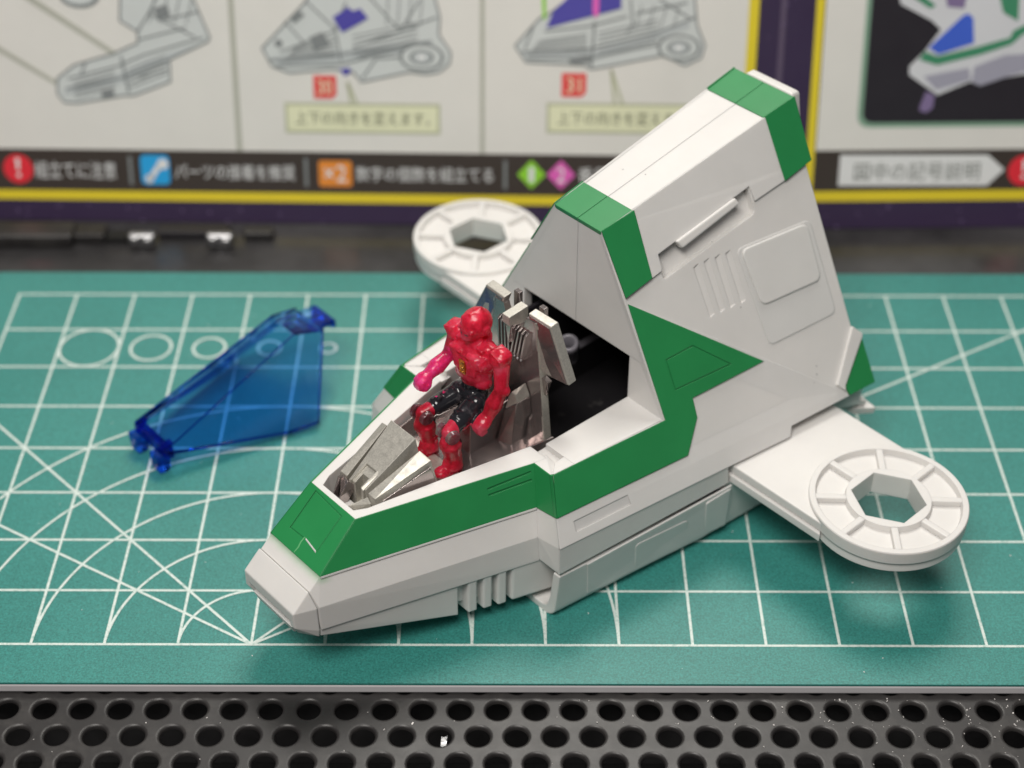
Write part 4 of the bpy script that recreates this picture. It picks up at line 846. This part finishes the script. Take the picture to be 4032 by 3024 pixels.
# ================================================================= PILOT FIGURE
RS = Matrix.Rotation(SHIP_RZ, 3, 'Z')
PB = V(0, -.05, 2.40)
def build_pilot():
    root = empty('pilot_figure', Vector(SHIP_O)+RS @ PB, SHIP_RZ)
    tag(root, 'translucent red toy pilot figure seated in the silver cockpit seat', 'toy figure')
    def voxel(name, build, size, mats, pick=None, smooth_it=2, parent=root):
        bm = bmesh.new(); build(bm)
        for v in bm.verts: v.co -= PB
        o = obj(name, bm, mats, parent, keep=True)
        r = o.modifiers.new('r', 'REMESH'); r.mode = 'VOXEL'; r.voxel_size = size*U
        sm = o.modifiers.new('s', 'SMOOTH'); sm.factor = .5; sm.iterations = smooth_it+2
        bpy.context.view_layer.update(); bake(o)
        if not o.data.materials:
            for m in (mats if isinstance(mats, (list, tuple)) else [mats]): o.data.materials.append(m)
        for p in o.data.polygons:
            p.use_smooth = True
            if pick: p.material_index = pick(p.center/U+PB)
        return o
    def hand(bm, w_, d, side, curl=1.0, k_=1.0):
        """palm, four curled fingers of different length and a thumb"""
        d = d.normalized(); dn = V(0, 0, -1); sd = d.cross(dn).normalized()
        dn = sd.cross(d).normalized()
        q = Matrix((sd, d, -dn)).transposed()
        bm0 = bm; bm = bmesh.new(); o_ = w_.copy(); w_ = V(0, 0, 0)
        pc_ = w_+d*.085
        sph(bm, pc_, .105, (1.0, 1.15, .75), q); box(bm, w_+d*.12, (.165, .10, .11), q)
        for k, ln in enumerate((.066, .080, .076, .058)):
            b0 = w_+d*.135+sd*(-.060+.040*k)
            b1 = b0+d*ln*.62+dn*.02; b2 = b1+d*ln*.05+dn*.050*curl; b3 = b2-d*.050+dn*.012*curl
            capsule(bm, b0, b1, .029, .027, 10); capsule(bm, b1, b2, .027, .025, 10); capsule(bm, b2, b3, .025, .022, 10)
        t0 = w_+d*.05+sd*.07*side; t1 = t0+d*.06+sd*.04*side+dn*.025; t2 = t1+d*.045+dn*.04-sd*.02*side
        capsule(bm, t0, t1, .034, .029, 10); capsule(bm, t1, t2, .029, .024, 10)
        for v in bm.verts: v.co = v.co*k_+o_
        me_ = bpy.data.meshes.new('hand'); bm.to_mesh(me_); bm.free(); bm0.from_mesh(me_); bpy.data.meshes.remove(me_)
    def body(bm):
        # chest, leaning a little to the nose, armour lumps on it
        sph(bm, (0, .05, 3.37), .27, (1.30, .95, 1.0)); sph(bm, (0, .0, 3.14), .23, (1.25, .95, 1.0)); box(bm, (0, -.02, 3.44), (.62, .34, .16), Euler((.25, 0, 0)).to_matrix())
        for s in (1, -1):
            sph(bm, (.165*s, -.10, 3.40), .155, (1.05, .75, .85)); sph(bm, (.15*s, -.08, 3.19), .11, (1, .7, .9))
            sph(bm, (.24*s, .06, 3.55), .13, (1.1, .9, .8)); box(bm, (.20*s, -.02, 3.60), (.12, .16, .09), Euler((.3, .2*s, 0)).to_matrix())
            sph(bm, (.17*s, -.02, 3.03), .14, (1.1, .95, .75)); box(bm, (.13*s, -.17, 3.46), (.16, .06, .10), Euler((.5, .1*s, .2*s)).to_matrix()); box(bm, (.15*s, -.19, 3.27), (.13, .05, .16), Euler((.1, 0, .25*s)).to_matrix())
        box(bm, (0, -.14, 3.30), (.20, .12, .22), Euler((.2, 0, 0)).to_matrix())
        cone(bm, (0, .03, 3.52), (0, -.01, 3.72), .16, .10)
        cone(bm, (0, .06, 3.60), (0, .03, 3.66), .22, .17)
        # waist and pelvis
        sph(bm, (0, .0, 2.94), .19, (1.1, .85, .8)); sph(bm, (0, -.04, 2.76), .20, (1.15, .95, .85)); cone(bm, (0, -.01, 2.84), (0, -.01, 3.0), .17, .18)
        box(bm, (0, -.15, 2.84), (.26, .08, .07), Euler((.4, 0, 0)).to_matrix())
        # helmet: crown, brow, jaw, ear discs
        sph(bm, (0, .045, 3.895), .212, (.95, 1.05, .98)); box(bm, (0, .02, 3.92), (.25, .27, .23), Euler((.15, 0, 0)).to_matrix()); sph(bm, (0, -.05, 3.80), .15, (.95, 1.0, .85))
        box(bm, (0, -.13, 3.875), (.27, .10, .05), Euler((.35, 0, 0)).to_matrix())
        box(bm, (0, .03, 4.085), (.045, .22, .03), Euler((.1, 0, 0)).to_matrix())
        sph(bm, (0, -.145, 3.745), .075, (1.1, .8, .7))
        for s in (1, -1): cone(bm, (.17*s, .04, 3.86), (.225*s, .04, 3.86), .085, .065, 14)
        # arms
        shR, elR, wrR = V(.40, .10, 3.50), V(.51, .02, 3.07), V(.45, -.17, 2.68)
        shL, elL, wrL = V(-.40, .05, 3.53), V(-.50, -.03, 3.10), V(-.45, -.44, 3.00)
        for sh, el, wr, s in ((shR, elR, wrR, 1), (shL, elL, wrL, -1)):
            sph(bm, sh, .155, (1, 1, 1.05)); sph(bm, sh+V(.04*s, 0, .03), .14, (.9, 1, .9)); box(bm, sh+V(.03*s, -.02, .07), (.22, .22, .12), Euler((.2, .35*s, 0)).to_matrix())
            sph(bm, sh+V(.05*s, -.02, -.12), .115, (.85, 1, .6))
            capsule(bm, sh+V(.03*s, 0, -.08), el, .118, .095)
            sph(bm, el, .105); sph(bm, el+V(.05*s, .02, .0), .075)
            d = (wr-el).normalized()
            cone(bm, el+d*.05, el+d*.26, .095, .122); cone(bm, el+d*.26, wr, .118, .080); cone(bm, wr-d*.05, wr+d*.015, .092, .088)
            sph(bm, el+d*.22+V(.05*s, 0, .03), .065, (.7, 1.3, .8))
            hand(bm, wr, V(-.18, -.80, -.55) if s > 0 else d+V(0, -.05, -.05), -s, 1.0, 1.32 if s > 0 else 1.15)
        # thighs
        for s in (1, -1):
            hp, kn = V(.15*s, -.10, 2.72), V(.27*s, -.70, 2.58)
            capsule(bm, hp, kn, .15, .105); sph(bm, hp+V(.04*s, -.04, .02), .13); d = (kn-hp).normalized()
            cone(bm, hp+d*.12, hp+d*.45, .155, .135); box(bm, hp+d*.3+V(0, 0, .10), (.10, .28, .05), Euler((-.22, 0, -.15*s)).to_matrix())
            # knee and shin with boot
            an, toe = V(.25*s, -.63, 2.10), V(.25*s, -.80, 1.93)
            sph(bm, kn, .098); cone(bm, kn+V(0, 0, -.02), kn+V(0, .02, -.20), .09, .155); cone(bm, kn+V(0, .02, -.18), an, .158, .11)
            sph(bm, kn+V(0, -.06, -.17), .10, (.9, .8, 1.2)); box(bm, kn+V(0, -.085, -.16), (.12, .06, .20), Euler((-.15, 0, 0)).to_matrix())
            cone(bm, an+V(0, 0, .07), an+V(0, .0, .0), .13, .12); cone(bm, an, an+V(0, 0, -.16), .125, .14); sph(bm, an+V(0, -.03, -.10), .12, (.95, 1.1, .9)); sph(bm, toe+V(0, -.02, .01), .10, (1.05, 1.3, .65))
            box(bm, V(.25*s, -.70, 1.875), (.17, .36, .05))
    def pick(p):
        x, y, z = p
        if (x < -.33 and 2.78 < z < 3.3) or (x < -.2 and y < -.36 and z > 2.80): return 1
        if abs(x) > .385 or (abs(x) > .29 and z > 2.98) or (x > .30 and y < -.14 and y > -.52 and z < 2.62 and z > 2.2): return 0
        if y < -.60 or z < 2.40: return 0
        if z < 2.99: return 2
        return 0
    b = voxel('body', body, .0135, [M['red'], M['pink'], M['figblack']], pick, 2)
    g = bmesh.new(); box(g, V(0, -.205, 3.285)-PB, (.105, .05, .22), Euler((.08, 0, 0)).to_matrix())
    for i in range(3):
        for j in range(2): sph(g, V(-.024+.048*j, -.235, 3.215+.07*i)-PB, .017, u=8, v=6)
    obj('chest_plate', g, M['gold'], root, bevel=.008)
    v = bmesh.new(); sph(v, V(0, -.165, 3.815)-PB, .06, (1.35, .5, .6)); obj('visor', v, M['smoke'], root, smooth=True)
    for s in (1, -1):
        for t in (1, -1):
            k = bmesh.new(); a = V((.27+.075*t)*s, -.72, 2.575)-PB; b_ = V((.27+.150*t)*s, -.73, 2.57)-PB
            cone(k, a, b_, .108, .098, 28)
            obj('knee_disc', k, M['smoke'], root, bevel=.012, seg=3)
build_pilot()

# ================================================================= CANOPY LYING ON THE MAT
def build_canopy():
    n = V(.66534739, -.74653389, 0); o0 = V(-1.95011482, 3.78044676, 0)
    root = empty('cockpit_canopy', o0, math.atan2(n.y, n.x))
    tag(root, 'clear blue plastic cockpit canopy lying on the mat left of the spacecraft', 'canopy')
    zf = .45; T = .062
    FR = V(.437, 0, zf); KR = V(.303, 2.549, zf+.835); TR = V(.370, 3.03, zf+.702)
    BR = V(1.13, 2.29, .14); BK = V(1.00, 1.84, .11); FB = V(.455, .03, zf-.075)
    L = lambda p: V(-p.x, p.y, p.z)
    # one closed shell: outer skin and an inner skin set in by the wall thickness
    tris = [(FR, KR, L(KR), L(FR)), (KR, TR, L(TR), L(KR))]
    for f in (lambda p: p, L):
        tris += [(f(FR), f(FB), f(BK)), (f(FR), f(BK), f(KR)), (f(KR), f(BK), f(BR)), (f(KR), f(BR), f(TR))]
    bm = bmesh.new(); vd = {}
    def vt(p):
        k = (round(p.x, 4), round(p.y, 4), round(p.z, 4))
        if k not in vd: vd[k] = bm.verts.new(p)
        return vd[k]
    for q in tris: bm.faces.new([vt(p) for p in q])
    bmesh.ops.recalc_face_normals(bm, faces=bm.faces)
    bmesh.ops.triangulate(bm, faces=[f for f in bm.faces if len(f.verts) > 4])
    top = [f for f in bm.faces if f.calc_center_median().x == 0 or abs(f.normal.x) < .1]
    if top and top[0].normal.z < 0: bmesh.ops.reverse_faces(bm, faces=bm.faces)
    sh = obj('canopy_shell', bm, M['blue'], root, keep=True)
    so = sh.modifiers.new('thick', 'SOLIDIFY'); so.thickness = T*U; so.offset = -1; so.use_even_offset = True
    bb = sh.modifiers.new('edge', 'BEVEL'); bb.width = .02*U; bb.segments = 2; bb.limit_method = 'ANGLE'; bb.angle_limit = math.radians(25)
    def bar(name, pts, r):
        for f in (lambda p: p, L):
            b = bmesh.new()
            for p_, q_ in zip(pts, pts[1:]): capsule(b, f(p_), f(q_), r, r, 10)
            obj(name, b, M['bluedense'], root, smooth=True, keep=True)
    bar('bottom_edge', [FB, BK, BR], .024); bar('rear_edge', [BR, TR], .018); bar('ridge_edge', [FR, KR, TR], .013)
    def part(name, pts, both=False, bev=.015):
        b = bmesh.new(); q = [tuple(p) for p in pts]+([tuple(L(Vector(p))) for p in pts] if both else []); hull(b, q); return obj(name, b, M['bluedense' if name != 'rear_tab' else 'blue'], root, bevel=bev)
    part('front_block', [(.445, -.03, zf-.01), (.445, .12, zf-.01), (.445, -.03, .26), (.445, .12, .24)], True)
    for s in (1, -1):
        part('front_peg', [(s*.17, -.17, zf-.10), (s*.43, -.17, zf-.10), (s*.17, .10, zf-.10), (s*.43, .10, zf-.10), (s*.20, -.16, .04), (s*.41, -.16, .04), (s*.20, .02, .0), (s*.41, .02, .0)], bev=.03)
        part('front_ear', [(s*.42, -.02, zf+.01), (s*.27, -.02, zf+.01), (s*.42, .16, zf+.06), (s*.27, .16, zf+.06), (s*.42, -.05, zf-.12), (s*.27, -.05, zf-.12)], bev=.02)
    part('rear_tab', [(.27, 2.98, zf+.72), (.27, 3.32, zf+.69), (.27, 2.98, zf+.64), (.27, 3.32, zf+.60)], True)
    part('rear_tab_lip', [(.27, 3.26, zf+.69), (.27, 3.36, zf+.67), (.27, 3.26, zf+.56), (.27, 3.36, zf+.53)], True)
build_canopy()
